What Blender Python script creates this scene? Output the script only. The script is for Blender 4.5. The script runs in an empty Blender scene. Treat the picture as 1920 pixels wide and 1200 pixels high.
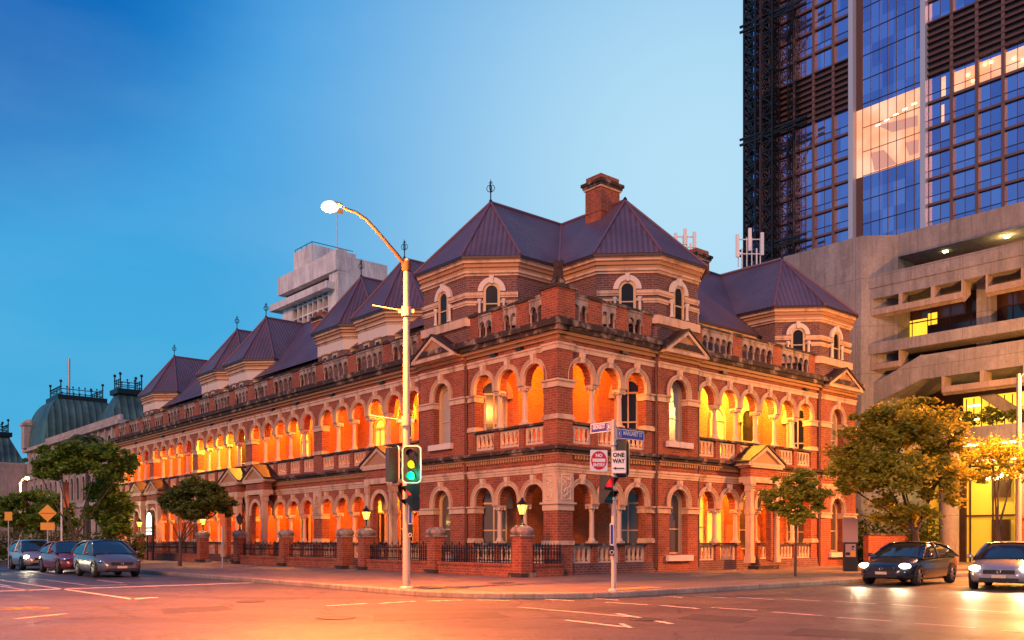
import bpy, bmesh, math, random
from mathutils import Vector, Matrix
R = math.radians
PI = math.pi
random.seed(7)
S = bpy.context.scene
COL = S.collection

# ------------------------------------------------------------ camera
CAMZ = 1.5
FPX = 1676.0
cam_d = bpy.data.cameras.new('camera')
cam = bpy.data.objects.new('camera', cam_d)
COL.objects.link(cam)
cam.location = (0, 0, CAMZ)
cam.rotation_euler = (R(90), 0, 0)
cam_d.sensor_width = 36.0
cam_d.lens = 36.0 * FPX / 1920
cam_d.shift_y = (1012 - 600) / 1920.0
cam_d.clip_end = 3000
S.camera = cam
S.view_settings.view_transform = 'Standard'
S.view_settings.look = 'None'
S.view_settings.exposure = 0.35
S.view_settings.gamma = 1.0
S.cycles.use_denoising = True
S.cycles.max_bounces = 6
S.cycles.sample_clamp_indirect = 4.0

# ------------------------------------------------------------ world (dusk sky)
w = bpy.data.worlds.new('World')
S.world = w
w.use_nodes = True
nt = w.node_tree
nt.nodes.clear()
def wn(t, **k):
    n = nt.nodes.new(t)
    for a, b in k.items(): setattr(n, a, b)
    return n
out = wn('ShaderNodeOutputWorld'); bg = wn('ShaderNodeBackground')
geo = wn('ShaderNodeTexCoord')
sky = wn('ShaderNodeTexSky', sky_type='NISHITA')
sky.sun_disc = False; sky.sun_elevation = R(3); sky.sun_rotation = R(250); sky.sun_intensity = 0.35
sky.air_density = 1.6; sky.ozone_density = 4.0; sky.dust_density = 0.4
nrm = wn('ShaderNodeVectorMath', operation='NORMALIZE')
nt.links.new(geo.outputs['Generated'], nrm.inputs[0])
sep = wn('ShaderNodeSeparateXYZ'); nt.links.new(nrm.outputs[0], sep.inputs[0])
elev = wn('ShaderNodeValToRGB')
cr = elev.color_ramp
cr.elements[0].position = 0.0; cr.elements[0].color = (0.07, 0.42, 0.70, 1)
cr.elements[1].position = 1.0; cr.elements[1].color = (0.002, 0.10, 0.40, 1)
for p, c in ((0.2, (0.055, 0.40, 0.72)), (0.36, (0.045, 0.34, 0.72)), (0.48, (0.028, 0.31, 0.72)), (0.7, (0.010, 0.20, 0.58))):
    e = cr.elements.new(p); e.color = (*c, 1)
nt.links.new(sep.outputs[2], elev.inputs[0])
dot = wn('ShaderNodeVectorMath', operation='DOT_PRODUCT')
lobe = Vector((0.21, 1, 0.40)).normalized()
dot.inputs[1].default_value = lobe
nt.links.new(nrm.outputs[0], dot.inputs[0])
mr = wn('ShaderNodeMapRange', interpolation_type='LINEAR')
mr.inputs[1].default_value = 0.83; mr.inputs[2].default_value = 1.0
nt.links.new(dot.outputs['Value'], mr.inputs[0])
pwr = wn('ShaderNodeMath', operation='POWER'); pwr.inputs[1].default_value = 3.0; nt.links.new(mr.outputs[0], pwr.inputs[0])
noi = wn('ShaderNodeTexNoise'); noi.inputs['Scale'].default_value = 2.2; noi.inputs['Detail'].default_value = 5
noi.inputs['Roughness'].default_value = 0.55
mp = wn('ShaderNodeMapping'); mp.inputs['Scale'].default_value = (1, 1, 3.2); mp.inputs['Rotation'].default_value = (0.2, 0.25, 0)
nt.links.new(nrm.outputs[0], mp.inputs[0]); nt.links.new(mp.outputs[0], noi.inputs['Vector'])
nr = wn('ShaderNodeMapRange'); nr.inputs[1].default_value = 0.42; nr.inputs[2].default_value = 0.75; nr.inputs[4].default_value = 0.13
nt.links.new(noi.outputs[0], nr.inputs[0])
mx1 = wn('ShaderNodeMix', data_type='RGBA')
nt.links.new(pwr.outputs[0], mx1.inputs[0])
dot2 = wn('ShaderNodeVectorMath', operation='DOT_PRODUCT'); dot2.inputs[1].default_value = Vector((-0.66, 1, 0.78)).normalized(); nt.links.new(nrm.outputs[0], dot2.inputs[0])
mr2 = wn('ShaderNodeMapRange', interpolation_type='SMOOTHSTEP'); mr2.inputs[1].default_value = 0.95; mr2.inputs[2].default_value = 1.0; nt.links.new(dot2.outputs['Value'], mr2.inputs[0])
mx0 = wn('ShaderNodeMix', data_type='RGBA'); nt.links.new(mr2.outputs[0], mx0.inputs[0]); nt.links.new(elev.outputs[0], mx0.inputs[6]); mx0.inputs[7].default_value = (0.0, 0.12, 0.46, 1)
nt.links.new(mx0.outputs[2], mx1.inputs[6])
mx1.inputs[7].default_value = (0.46, 0.73, 0.90, 1)
mx2 = wn('ShaderNodeMix', data_type='RGBA')
nt.links.new(nr.outputs[0], mx2.inputs[0]); nt.links.new(mx1.outputs[2], mx2.inputs[6])
mx2.inputs[7].default_value = (0.40, 0.66, 0.84, 1)
# a little of the physical twilight sky on top of the colour ramp
addn = wn('ShaderNodeMix', data_type='RGBA', blend_type='ADD'); addn.inputs[0].default_value = 0.012
nt.links.new(mx2.outputs[2], addn.inputs[6]); nt.links.new(sky.outputs[0], addn.inputs[7])
nt.links.new(addn.outputs[2], bg.inputs[0]); bg.inputs[1].default_value = 0.80
nt.links.new(bg.outputs[0], out.inputs[0])

# invented soft warm fill from behind the camera, added to light the facades
fill_sun_d = bpy.data.lights.new('sun', 'SUN'); sun = bpy.data.objects.new('sun', fill_sun_d); COL.objects.link(sun)
fill_sun_d.energy = 2.0; fill_sun_d.angle = R(20); fill_sun_d.color = (1.0, 0.40, 0.17)
sun.rotation_euler = (R(66), 0, R(-20))

# ------------------------------------------------------------ helpers
ANG = math.atan2(1676, 1948)            # street grid of the city, x along Margaret Street, y along George Street
CX, CY = 1.745, 34.0                    # corner of the brick terrace
ca, sa = math.cos(ANG), math.sin(ANG)
def g2w(x, y, z=0.0): return Vector((CX + ca*x - sa*y, CY + sa*x + ca*y, z))
def w2g(X, Y): dx, dy = X-CX, Y-CY; return (ca*dx + sa*dy, -sa*dx + ca*dy)
def at(px, py, Y): return Vector(((px-960)/FPX*Y, Y, CAMZ + (1012-py)/FPX*Y))
def gnd(px, py, z=0.0):
    Y = (CAMZ-z)*FPX/(py-1012); return Vector(((px-960)/FPX*Y, Y, z))
def gridy(px, x0):                      # y where the plane x=x0 stands under a picture column
    k = (px-960)/FPX
    return (CX+ca*x0-k*(CY+sa*x0))/(sa+k*ca)
def gridx(px, y0):
    k = (px-960)/FPX
    return (k*(CY+ca*y0)-CX+sa*y0)/(ca-k*sa)
def gz(px, py, x, y): return CAMZ + (1012-py)/FPX*(CY+sa*x+ca*y)

SPLIT = {'impost_moulding', 'party_wall', 'tie_arm', 'balustrade_rail', 'louvre_band', 'eaves_vent', 'column', 'lit_window', 'window_pane', 'dark_panel', 'pillar',
         'globe_lamp', 'strip_light', 'downlight', 'fin', 'arch_moulding', 'pilaster', 'dark_glazing', 'balcony_band', 'lit_floor', 'ceiling_light', 'recess_strip', 'lobby_mezzanine',
         'curtain', 'lobby_light', 'attic_wall', 'stone_wall', 'wall_plinth', 'verandah_wall', 'verandah_floor', 'verandah_ceiling', 'clamp', 'visor', 'span_bracket', 'sign_face', 'window_frame',
         'pier_moulding', 'lit_storey', 'panel', 'glass_skin', 'cornice'}
class MB:
    def __init__(s): s.v = []; s.f = []; s.sm = []
    def add(s, vs, fs, smooth=False):
        o = len(s.v); s.v += [Vector(p) for p in vs]
        for f in fs: s.f.append([o+i for i in f]); s.sm.append(smooth)
        return s
    def box(s, x0, x1, y0, y1, z0, z1):
        p = [(x, y, z) for x in (x0, x1) for y in (y0, y1) for z in (z0, z1)]
        return s.add(p, [(0,1,3,2),(4,6,7,5),(0,4,5,1),(2,3,7,6),(0,2,6,4),(1,5,7,3)])
    def obox(s, c, ax, ay, az, hx, hy, hz):
        c = Vector(c); p = [c+ax*(hx*i)+ay*(hy*j)+az*(hz*k) for i in (-1,1) for j in (-1,1) for k in (-1,1)]
        return s.add(p, [(0,1,3,2),(4,6,7,5),(0,4,5,1),(2,3,7,6),(0,2,6,4),(1,5,7,3)])
    def bar(s, a, b, w, h=None):
        a, b = Vector(a), Vector(b); h = h or w
        d = b-a; L = d.length
        if L < 1e-6: return s
        d /= L; u = d.cross(Vector((0,0,1)))
        u = u.normalized() if u.length > 1e-3 else Vector((1,0,0))
        n = u.cross(d)
        return s.obox((a+b)/2, u, d, n, w/2, L/2, h/2)
    def prism(s, poly, z0, z1):
        n = len(poly)
        vs = [(p[0], p[1], z0) for p in poly] + [(p[0], p[1], z1) for p in poly]
        fs = [list(range(n))[::-1], [n+i for i in range(n)]] + [(i, (i+1) % n, n+(i+1) % n, n+i) for i in range(n)]
        return s.add(vs, fs)
    def extr(s, poly, vec):              # poly 3-D, extruded
        n = len(poly); v = Vector(vec)
        vs = [Vector(p) for p in poly] + [Vector(p)+v for p in poly]
        fs = [list(range(n))[::-1], [n+i for i in range(n)]] + [(i, (i+1) % n, n+(i+1) % n, n+i) for i in range(n)]
        return s.add(vs, fs)
    def tube(s, pts, rad, n=8, cap=True):
        pts = [Vector(p) for p in pts]
        if not hasattr(rad, '__len__'): rad = [rad]*len(pts)
        vs = []; prev = None
        for i, p in enumerate(pts):
            d = (pts[min(i+1, len(pts)-1)] - pts[max(i-1, 0)]).normalized()
            if prev is None:
                u = d.cross(Vector((0,0,1)))
                u = u.normalized() if u.length > 1e-3 else Vector((1,0,0))
            else:
                u = (prev - d*prev.dot(d)).normalized()
            prev = u; w_ = d.cross(u)
            for k in range(n):
                a = 2*PI*k/n; vs.append(p + (u*math.cos(a)+w_*math.sin(a))*rad[i])
        fs = []
        for i in range(len(pts)-1):
            for k in range(n): fs.append((i*n+k, i*n+(k+1) % n, (i+1)*n+(k+1) % n, (i+1)*n+k))
        s.add(vs, fs, True)
        if cap:
            s.add(vs[:n], [list(range(n))[::-1]]); s.add(vs[-n:], [list(range(n))])
        return s
    def lathe(s, prof, c=(0,0,0), n=12, smooth=True):
        vs = []
        for r, z in prof:
            for k in range(n):
                a = 2*PI*(k+.5)/n; vs.append((c[0]+r*math.cos(a), c[1]+r*math.sin(a), c[2]+z))
        fs = []
        for i in range(len(prof)-1):
            for k in range(n): fs.append((i*n+k, i*n+(k+1) % n, (i+1)*n+(k+1) % n, (i+1)*n+k))
        s.add(vs, fs, smooth)
        m = len(prof)-1
        s.add(vs[:n], [list(range(n))[::-1]]); s.add(vs[m*n:], [list(range(n))])
        return s
    def sphere(s, c, r, n=12, m=8, sc=(1,1,1)):
        vs = []
        for i in range(m+1):
            t = PI*i/m
            for k in range(n):
                a = 2*PI*k/n
                vs.append((c[0]+r*sc[0]*math.sin(t)*math.cos(a), c[1]+r*sc[1]*math.sin(t)*math.sin(a), c[2]+r*sc[2]*math.cos(t)))
        fs = [(i*n+k, i*n+(k+1) % n, (i+1)*n+(k+1) % n, (i+1)*n+k) for i in range(m) for k in range(n)]
        return s.add(vs, fs, True)
    def ring(s, cs, cz, r0, r1, d0, d1, F, a0=0, a1=PI, n=14, leg=0.0):
        # arch ring in a facade plane; F(s,d,z)->point; leg = straight part below the springing
        pts = [(cs+math.cos(a0+(a1-a0)*i/n), cz+math.sin(a0+(a1-a0)*i/n)) for i in range(n+1)]
        dirs = [(math.cos(a0+(a1-a0)*i/n), math.sin(a0+(a1-a0)*i/n)) for i in range(n+1)]
        prof = [(cs+dx*r0, cz+dz*r0, cs+dx*r1, cz+dz*r1) for dx, dz in dirs]
        if leg > 0:
            prof = [(cs+r0, cz-leg, cs+r1, cz-leg)] + prof + [(cs-r0, cz-leg, cs-r1, cz-leg)]
        vs = []
        for a, b, c, d in prof: vs += [F(a, d0, b), F(a, d1, b), F(c, d1, d), F(c, d0, d)]
        m = len(prof); fs = []
        for i in range(m-1):
            for k in range(4): fs.append((i*4+k, i*4+(k+1) % 4, (i+1)*4+(k+1) % 4, (i+1)*4+k))
        fs += [(3,2,1,0), ((m-1)*4, (m-1)*4+1, (m-1)*4+2, (m-1)*4+3)]
        return s.add(vs, fs)
    def clusters(s, tol=.03):
        # separate pieces of one kind: faces that share vertices, then islands whose boxes touch
        par = list(range(len(s.v)))
        def find(a):
            while par[a] != a: par[a] = par[par[a]]; a = par[a]
            return a
        for f in s.f:
            for i in f[1:]: par[find(i)] = find(f[0])
        isl = {}
        for i, p in enumerate(s.v):
            b = isl.setdefault(find(i), [list(p), list(p)])
            for k in range(3): b[0][k] = min(b[0][k], p[k]); b[1][k] = max(b[1][k], p[k])
        ks = list(isl); g = {k: k for k in ks}
        def gf(a):
            while g[a] != a: a = g[a]
            return a
        for i, a in enumerate(ks):
            for b in ks[i+1:]:
                A, B_ = isl[a], isl[b]
                if all(A[0][k]-tol <= B_[1][k] and B_[0][k]-tol <= A[1][k] for k in range(3)):
                    ra, rb = gf(a), gf(b)
                    if ra != rb: g[ra] = rb
        res = {}
        for f, sm in zip(s.f, s.sm):
            r = gf(find(f[0])); mb, mp = res.setdefault(r, (MB(), {}))
            idx = []
            for i in f:
                if i not in mp: mp[i] = len(mb.v); mb.v.append(s.v[i])
                idx.append(mp[i])
            mb.f.append(idx); mb.sm.append(sm)
        return [r[0] for r in res.values()]
    def build(s, name, mat, parent=None, loc=None, rotz=0.0, org=None):
        if name in SPLIT and parent is not None:
            cl = s.clusters()
            if 1 < len(cl) <= 100:
                if org is None and loc is None: org = ORG.get(parent.name)
                return [c._build(name, mat, parent, loc, rotz, org) for c in cl][0]
        return s._build(name, mat, parent, loc, rotz, org)
    def _build(s, name, mat, parent=None, loc=None, rotz=0.0, org=None):
        if org is None and parent is not None and loc is None: org = ORG.get(parent.name)
        if org is not None:
            o3 = Vector(org); vs = [p-o3 for p in s.v]
        else: vs = s.v
        me = bpy.data.meshes.new(name)
        me.from_pydata([tuple(p) for p in vs], [], s.f)
        me.polygons.foreach_set('use_smooth', s.sm)
        me.update()
        uv = me.uv_layers.new(name='UVMap')
        data = [0.0]*(2*len(me.loops))
        for p in me.polygons:
            n = p.normal
            if abs(n.z) > 0.92: u = Vector((1,0,0)); v = Vector((0,1,0))
            else:
                u = Vector((-n.y, n.x, 0)).normalized()
                v = n.cross(u)
                if v.z < 0: v = -v
            # opposite faces share a direction so bricks line up
            if u.x < -1e-4 or (abs(u.x) <= 1e-4 and u.y < 0): u = -u
            for li in p.loop_indices:
                co = me.vertices[me.loops[li].vertex_index].co
                data[2*li] = co.dot(u); data[2*li+1] = co.dot(v)
        uv.data.foreach_set('uv', data)
        if mat is not None: me.materials.append(mat)
        o = bpy.data.objects.new(name, me); COL.objects.link(o)
        if parent is not None: o.parent = parent
        if loc is not None: o.location = loc
        o.rotation_euler = (0, 0, rotz)
        return o

ORG = {}
def tag(o, label=None, cat=None, group=None, kind=None):
    if label: o['label'] = label
    if cat: o['category'] = cat
    if group: o['group'] = group
    if kind: o['kind'] = kind
    return o
def thing(name, label, cat, loc=(0,0,0), rotz=0.0, group=None, grid=None):
    o = bpy.data.objects.new(name, None); COL.objects.link(o)
    o.empty_display_size = 0.2
    if grid is not None:
        o.location = g2w(*grid); o.rotation_euler = (0, 0, ANG)
        g = (grid[0], grid[1], grid[2] if len(grid) > 2 else 0.0); ORG[o.name] = g
        o.location.z = g[2]
    else:
        o.location = loc; o.rotation_euler = (0, 0, rotz)
    return tag(o, label, cat, group)
def inst(o, parent, loc, rotz=0.0, subs=()):
    c = o.copy(); COL.objects.link(c); c.parent = parent; c.location = loc; c.rotation_euler = (0,0,rotz)
    for ch in list(o.children):
        if ch.type != 'LIGHT': d = ch.copy(); COL.objects.link(d); d.parent = c
    return c
def copy_tree(o, parent=None):
    c = o.copy(); COL.objects.link(c); c.parent = parent
    for ch in list(o.children): copy_tree(ch, c)
    return c
def light(kind, name, loc, energy, color, parent=None, size=0.1, **k):
    d = bpy.data.lights.new(name, kind); o = bpy.data.objects.new(name, d); COL.objects.link(o)
    d.energy = energy; d.color = color
    if kind in ('POINT', 'SPOT'): d.shadow_soft_size = size
    for a, b in k.items(): setattr(d, a, b)
    o.location = loc
    if parent is not None: o.parent = parent
    return o

# ------------------------------------------------------------ materials
def mat(name, color, rough=0.7, metal=0.0, emit=None, estr=0.0, spec=0.5):
    m = bpy.data.materials.new(name); m.use_nodes = True
    b = m.node_tree.nodes['Principled BSDF']
    b.inputs['Base Color'].default_value = (*color, 1); b.inputs['Roughness'].default_value = rough
    b.inputs['Metallic'].default_value = metal; b.inputs['Specular IOR Level'].default_value = spec
    if emit: b.inputs['Emission Color'].default_value = (*emit, 1); b.inputs['Emission Strength'].default_value = estr
    return m
def nodes(m): return m.node_tree.nodes, m.node_tree.links, m.node_tree.nodes['Principled BSDF']
def mixc(m, fac, a, b, blend='MIX'):
    N, L, _ = nodes(m); x = N.new('ShaderNodeMix'); x.data_type = 'RGBA'; x.blend_type = blend
    for s_, v in ((0, fac), (6, a), (7, b)):
        if hasattr(v, 'is_linked') or hasattr(v, 'links'): L.new(v, x.inputs[s_])
        elif isinstance(v, tuple): x.inputs[s_].default_value = (*v, 1)
        else: x.inputs[s_].default_value = v
    return x.outputs[2]
def noise(m, scale, detail=4, rough=0.6, vec=None, sc=None):
    N, L, _ = nodes(m)
    n = N.new('ShaderNodeTexNoise'); n.inputs['Scale'].default_value = scale
    n.inputs['Detail'].default_value = detail; n.inputs['Roughness'].default_value = rough
    if vec is None:
        t = N.new('ShaderNodeTexCoord'); vec = t.outputs['Object']
    if sc:
        q = N.new('ShaderNodeMapping'); q.inputs['Scale'].default_value = sc; L.new(vec, q.inputs[0]); vec = q.outputs[0]
    L.new(vec, n.inputs['Vector'])
    return n.outputs[0]
def rng(m, v, a, b, c=0.0, d=1.0):
    N, L, _ = nodes(m); x = N.new('ShaderNodeMapRange')
    for i, q in ((1,a),(2,b),(3,c),(4,d)): x.inputs[i].default_value = q
    L.new(v, x.inputs[0]); return x.outputs[0]
def bump(m, h, strength=0.3, dist=0.02):
    N, L, B = nodes(m); x = N.new('ShaderNodeBump'); x.inputs['Strength'].default_value = strength
    x.inputs['Distance'].default_value = dist; L.new(h, x.inputs['Height']); L.new(x.outputs[0], B.inputs['Normal'])
def setc(m, c): N, L, B = nodes(m); L.new(c, B.inputs['Base Color'])
def uvv(m): N, L, B = nodes(m); return N.new('ShaderNodeTexCoord').outputs['UV']

def brick_mat(name, c1, c2, mortar, bw=0.30, bh=0.098, dark=0.35, mort=0.014):
    m = mat(name, c1, 0.85); N, L, B = nodes(m)
    t = N.new('ShaderNodeTexBrick'); L.new(uvv(m), t.inputs['Vector'])
    t.inputs['Scale'].default_value = 1.0; t.inputs['Brick Width'].default_value = bw; t.inputs['Row Height'].default_value = bh
    t.inputs['Mortar Size'].default_value = mort; t.inputs['Mortar Smooth'].default_value = 0.2; t.inputs['Bias'].default_value = -0.1
    t.inputs['Color1'].default_value = (*c1, 1); t.inputs['Color2'].default_value = (*c2, 1); t.inputs['Mortar'].default_value = (*mortar, 1)
    n1 = rng(m, noise(m, 0.9, 7, .7, sc=(1,1,.5)), 0.40, 0.68, 0.0, dark*1.3)
    c = mixc(m, n1, t.outputs[0], (0.05, 0.02, 0.017))
    n2 = rng(m, noise(m, 9, 3), 0.3, 0.8, 0.75, 1.25)
    N2 = N.new('ShaderNodeHueSaturation'); L.new(n2, N2.inputs['Value']); L.new(c, N2.inputs['Color'])
    setc(m, N2.outputs[0]); bump(m, t.outputs[1], -0.5, 0.02)
    return m
M = {}
M['brick'] = brick_mat('brick', (0.38, 0.078, 0.030), (0.22, 0.040, 0.020), (0.38, 0.17, 0.09))
M['brick_dark'] = brick_mat('brick_dark', (0.19, 0.066, 0.052), (0.11, 0.042, 0.036), (0.27, 0.18, 0.15))
M['brick_in'] = brick_mat('brick_inner', (0.46, 0.13, 0.045), (0.36, 0.09, 0.03), (0.42, 0.18, 0.07), dark=0.12)
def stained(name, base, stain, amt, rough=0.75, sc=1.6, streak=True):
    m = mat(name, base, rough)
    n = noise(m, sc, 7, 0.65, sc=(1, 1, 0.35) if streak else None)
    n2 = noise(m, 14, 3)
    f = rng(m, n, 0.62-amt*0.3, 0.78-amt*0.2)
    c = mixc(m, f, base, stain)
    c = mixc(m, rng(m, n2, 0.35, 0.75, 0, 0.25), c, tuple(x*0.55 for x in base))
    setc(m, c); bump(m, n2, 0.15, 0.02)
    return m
M['cream'] = stained('cream_paint', (0.64, 0.43, 0.28), (0.24, 0.13, 0.08), 0.42, 0.6)
M['cream_col'] = stained('cream_column', (0.66, 0.48, 0.34), (0.33, 0.21, 0.14), 0.1, 0.6)
M['ochre'] = stained('ochre_paint', (0.42, 0.22, 0.10), (0.2, 0.1, 0.05), 0.1, 0.6)
M['white_trim'] = stained('white_trim', (0.68, 0.58, 0.50), (0.4, 0.3, 0.25), 0.1)
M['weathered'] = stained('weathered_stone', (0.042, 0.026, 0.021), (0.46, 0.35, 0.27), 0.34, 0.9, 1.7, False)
M['parapet_stone'] = stained('parapet_stone', (0.40, 0.31, 0.25), (0.05, 0.035, 0.03), 0.6, 0.85, 2.6)
def roof_mat(name, c, period=0.22):
    m = mat(name, c, 0.42, 0.0); N, L, B = nodes(m)
    sx = N.new('ShaderNodeSeparateXYZ'); L.new(uvv(m), sx.inputs[0])
    mu = N.new('ShaderNodeMath'); mu.operation = 'MULTIPLY'; mu.inputs[1].default_value = 2*PI/period; L.new(sx.outputs[0], mu.inputs[0])
    si = N.new('ShaderNodeMath'); si.operation = 'SINE'; L.new(mu.outputs[0], si.inputs[0])
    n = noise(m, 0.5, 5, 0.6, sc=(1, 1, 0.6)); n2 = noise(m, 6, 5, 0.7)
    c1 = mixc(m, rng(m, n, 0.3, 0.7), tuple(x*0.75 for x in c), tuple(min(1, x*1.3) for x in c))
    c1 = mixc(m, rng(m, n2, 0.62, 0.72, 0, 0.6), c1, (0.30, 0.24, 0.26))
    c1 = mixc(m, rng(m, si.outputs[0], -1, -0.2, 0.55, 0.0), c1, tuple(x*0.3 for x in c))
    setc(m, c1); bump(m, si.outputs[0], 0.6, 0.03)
    return m
M['roof'] = roof_mat('roof_metal', (0.125, 0.078, 0.100))
M['ridge'] = mat('ridge_metal', (0.16, 0.075, 0.10), 0.45)
M['gutter'] = mat('gutter', (0.035, 0.014, 0.014), 0.5)
M['iron'] = mat('cast_iron', (0.012, 0.012, 0.014), 0.45, 0.3)
M['black'] = mat('black_plastic', (0.012, 0.013, 0.013), 0.45)
M['timber'] = mat('cream_joinery', (0.55, 0.38, 0.20), 0.5)
M['darktimber'] = mat('dark_joinery', (0.10, 0.035, 0.02), 0.5)
M['glass_dark'] = mat('window_glass', (0.016, 0.013, 0.012), 0.12, 0.0, spec=0.25)
M['blind'] = mat('window_blind', (0.30, 0.24, 0.17), 0.3)
M['curtain'] = mat('curtain', (0.50, 0.42, 0.33), 0.9)
M['lit_window'] = mat('lit_window', (0.5, 0.3, 0.1), 0.5, 0, (1.0, 0.50, 0.06), 1.1)
M['lit_bright'] = mat('lit_bright', (0.5, 0.3, 0.1), 0.5, 0, (1.0, 0.78, 0.42), 4.0)
M['bulb'] = mat('bulb', (1, 0.9, 0.7), 0.4, 0, (1.0, 0.72, 0.30), 14.0)
M['bulb_white'] = mat('bulb_white', (1, 1, 0.9), 0.4, 0, (0.9, 1.0, 0.85), 10.0)
M['plaster'] = mat('ceiling_plaster', (0.62, 0.45, 0.22), 0.8)
M['floor'] = mat('verandah_floor', (0.22, 0.12, 0.08), 0.7)
def concrete_mat(name, c, panel=None):
    m = mat(name, c, 0.9); n = noise(m, 0.35, 8, 0.75, sc=(1, 1, 0.4)); n2 = noise(m, 7, 6, 0.85); n3 = noise(m, 1.6, 6, 0.75, sc=(2.5, 2.5, 0.10)); n4 = noise(m, 1.1, 4, 0.6)
    x = mixc(m, rng(m, n, 0.32, 0.66), tuple(v*0.55 for v in c), tuple(min(1, v*1.3) for v in c))
    x = mixc(m, rng(m, n2, 0.40, 0.70, 0, 0.55), x, tuple(v*0.42 for v in c))
    x = mixc(m, rng(m, n3, 0.50, 0.68, 0, 0.55), x, tuple(v*0.30 for v in c))
    x = mixc(m, rng(m, n4, 0.60, 0.75, 0, 0.35), x, tuple(min(1, v*1.7) for v in c))
    N, L, B = nodes(m); t = N.new('ShaderNodeTexBrick'); L.new(uvv(m), t.inputs['Vector']); t.offset = 0; t.inputs['Scale'].default_value = 1
    t.inputs['Brick Width'].default_value = 3.1; t.inputs['Row Height'].default_value = 2.9; t.inputs['Mortar Size'].default_value = 0.02; t.inputs['Mortar Smooth'].default_value = .3
    x = mixc(m, rng(m, t.outputs[1], 0, 1, 0, .6), x, tuple(v*0.25 for v in c))
    setc(m, x); bump(m, n2, 0.4, 0.03); return m
M['concrete'] = concrete_mat('concrete', (0.26, 0.25, 0.262))
M['concrete_white'] = concrete_mat('concrete_white', (0.80, 0.74, 0.70))
M['stone'] = concrete_mat('sandstone', (0.48, 0.42, 0.38))
M['pole'] = stained('painted_steel_pole', (0.46, 0.38, 0.32), (0.35, 0.25, 0.2), 0.15, 0.45)
M['galv'] = mat('galvanised_steel', (0.45, 0.45, 0.45), 0.4, 0.6)
M['white'] = mat('white_sheeting', (0.75, 0.72, 0.68), 0.5)
M['red_sign'] = mat('red_sheeting', (0.62, 0.01, 0.012), 0.45)
M['black_sign'] = mat('black_lettering', (0.01, 0.01, 0.01), 0.5)
M['blue_sign'] = mat('blue_sheeting', (0.015, 0.03, 0.30), 0.45)
M['yellow_sign'] = mat('yellow_sheeting', (0.75, 0.33, 0.03), 0.5)
M['bark'] = stained('bark', (0.10, 0.065, 0.045), (0.03, 0.02, 0.015), 0.4, 0.9, 3)
def leaf_mat(name, a, b):
    m = mat(name, a, 0.55); N, L, B = nodes(m)
    g_ = N.new('ShaderNodeNewGeometry'); n = noise(m, 0.7, 3)
    x = mixc(m, g_.outputs['Random Per Island'], a, b)
    x = mixc(m, rng(m, n, 0.4, 0.7, 0, 0.3), x, tuple(v*0.45 for v in a))
    setc(m, x); tr_ = N.new('ShaderNodeBsdfTranslucent'); L.new(x, tr_.inputs[0]); mx_ = N.new('ShaderNodeMixShader'); mx_.inputs[0].default_value = .35
    o_ = N['Material Output']; L.new(B.outputs[0], mx_.inputs[1]); L.new(tr_.outputs[0], mx_.inputs[2]); L.new(mx_.outputs[0], o_.inputs[0])
    return m
M['leaf_green'] = leaf_mat('leaf_green', (0.11, 0.19, 0.015), (0.22, 0.33, 0.03))
M['leaf_dark'] = leaf_mat('leaf_dark', (0.07, 0.105, 0.012), (0.14, 0.18, 0.02))
M['leaf_olive'] = leaf_mat('leaf_olive', (0.24, 0.24, 0.015), (0.48, 0.42, 0.03))
M['copper'] = None
M['gable_metal'] = stained('gable_metal', (0.034, 0.014, 0.012), (0.03, 0.015, 0.012), .4, .6)

# ============================================================ BRICK TERRACE (Victorian mansions)
def FL(s, d, z): return Vector((-d, s, z))
def FR(s, d, z): return Vector((s, -d, z))
def mkF(p, q):
    p = Vector((p[0], p[1], 0)); q = Vector((q[0], q[1], 0)); t = (q-p).normalized()
    n = Vector((t.y, -t.x, 0))
    return (lambda s, d, z: p + t*s + n*d + Vector((0, 0, z))), (q-p).length
def blk(mb, F, s0, s1, d0, d1, z0, z1):
    p = [F(s, d, z) for s in (s0, s1) for d in (d0, d1) for z in (z0, z1)]
    return mb.add(p, [(0,1,3,2),(4,6,7,5),(0,4,5,1),(2,3,7,6),(0,2,6,4),(1,5,7,3)])
def arcade(mb, F, s0, s1, z0, z1, ops, d0, d1, n=12):
    cur = s0
    for c, hw, zs, zb in sorted(ops):
        if c-hw > cur+1e-4: blk(mb, F, cur, c-hw, d0, d1, z0, z1)
        if zb > z0+1e-4: blk(mb, F, c-hw, c+hw, d0, d1, z0, zb)
        pts = [(c-hw*math.cos(PI*i/n), zs+hw*math.sin(PI*i/n)) for i in range(n+1)]
        vs = []
        for s_, z_ in pts: vs += [F(s_, d0, z_), F(s_, d0, z1), F(s_, d1, z_), F(s_, d1, z1)]
        fs = []
        for i in range(n):
            a, b = 4*i, 4*i+4
            fs += [(a, b, b+1, a+1), (a+2, a+3, b+3, b+2), (a, a+2, b+2, b), (a+1, b+1, b+3, a+3)]
        mb.add(vs, fs)
        cur = c+hw
    if s1 > cur+1e-4: blk(mb, F, cur, s1, d0, d1, z0, z1)
def archpoly(F, c, hw, zb, zs, d, n=14):
    return [F(c-hw, d, zb), F(c+hw, d, zb)] + [F(c+hw*math.cos(PI*i/n), d, zs+hw*math.sin(PI*i/n)) for i in range(n+1)]
def solids(s0, s1, ops):
    out_, cur = [], s0
    for c, hw, *_ in sorted(ops): out_.append((cur, c-hw)); cur = c+hw
    out_.append((cur, s1)); return out_

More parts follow.
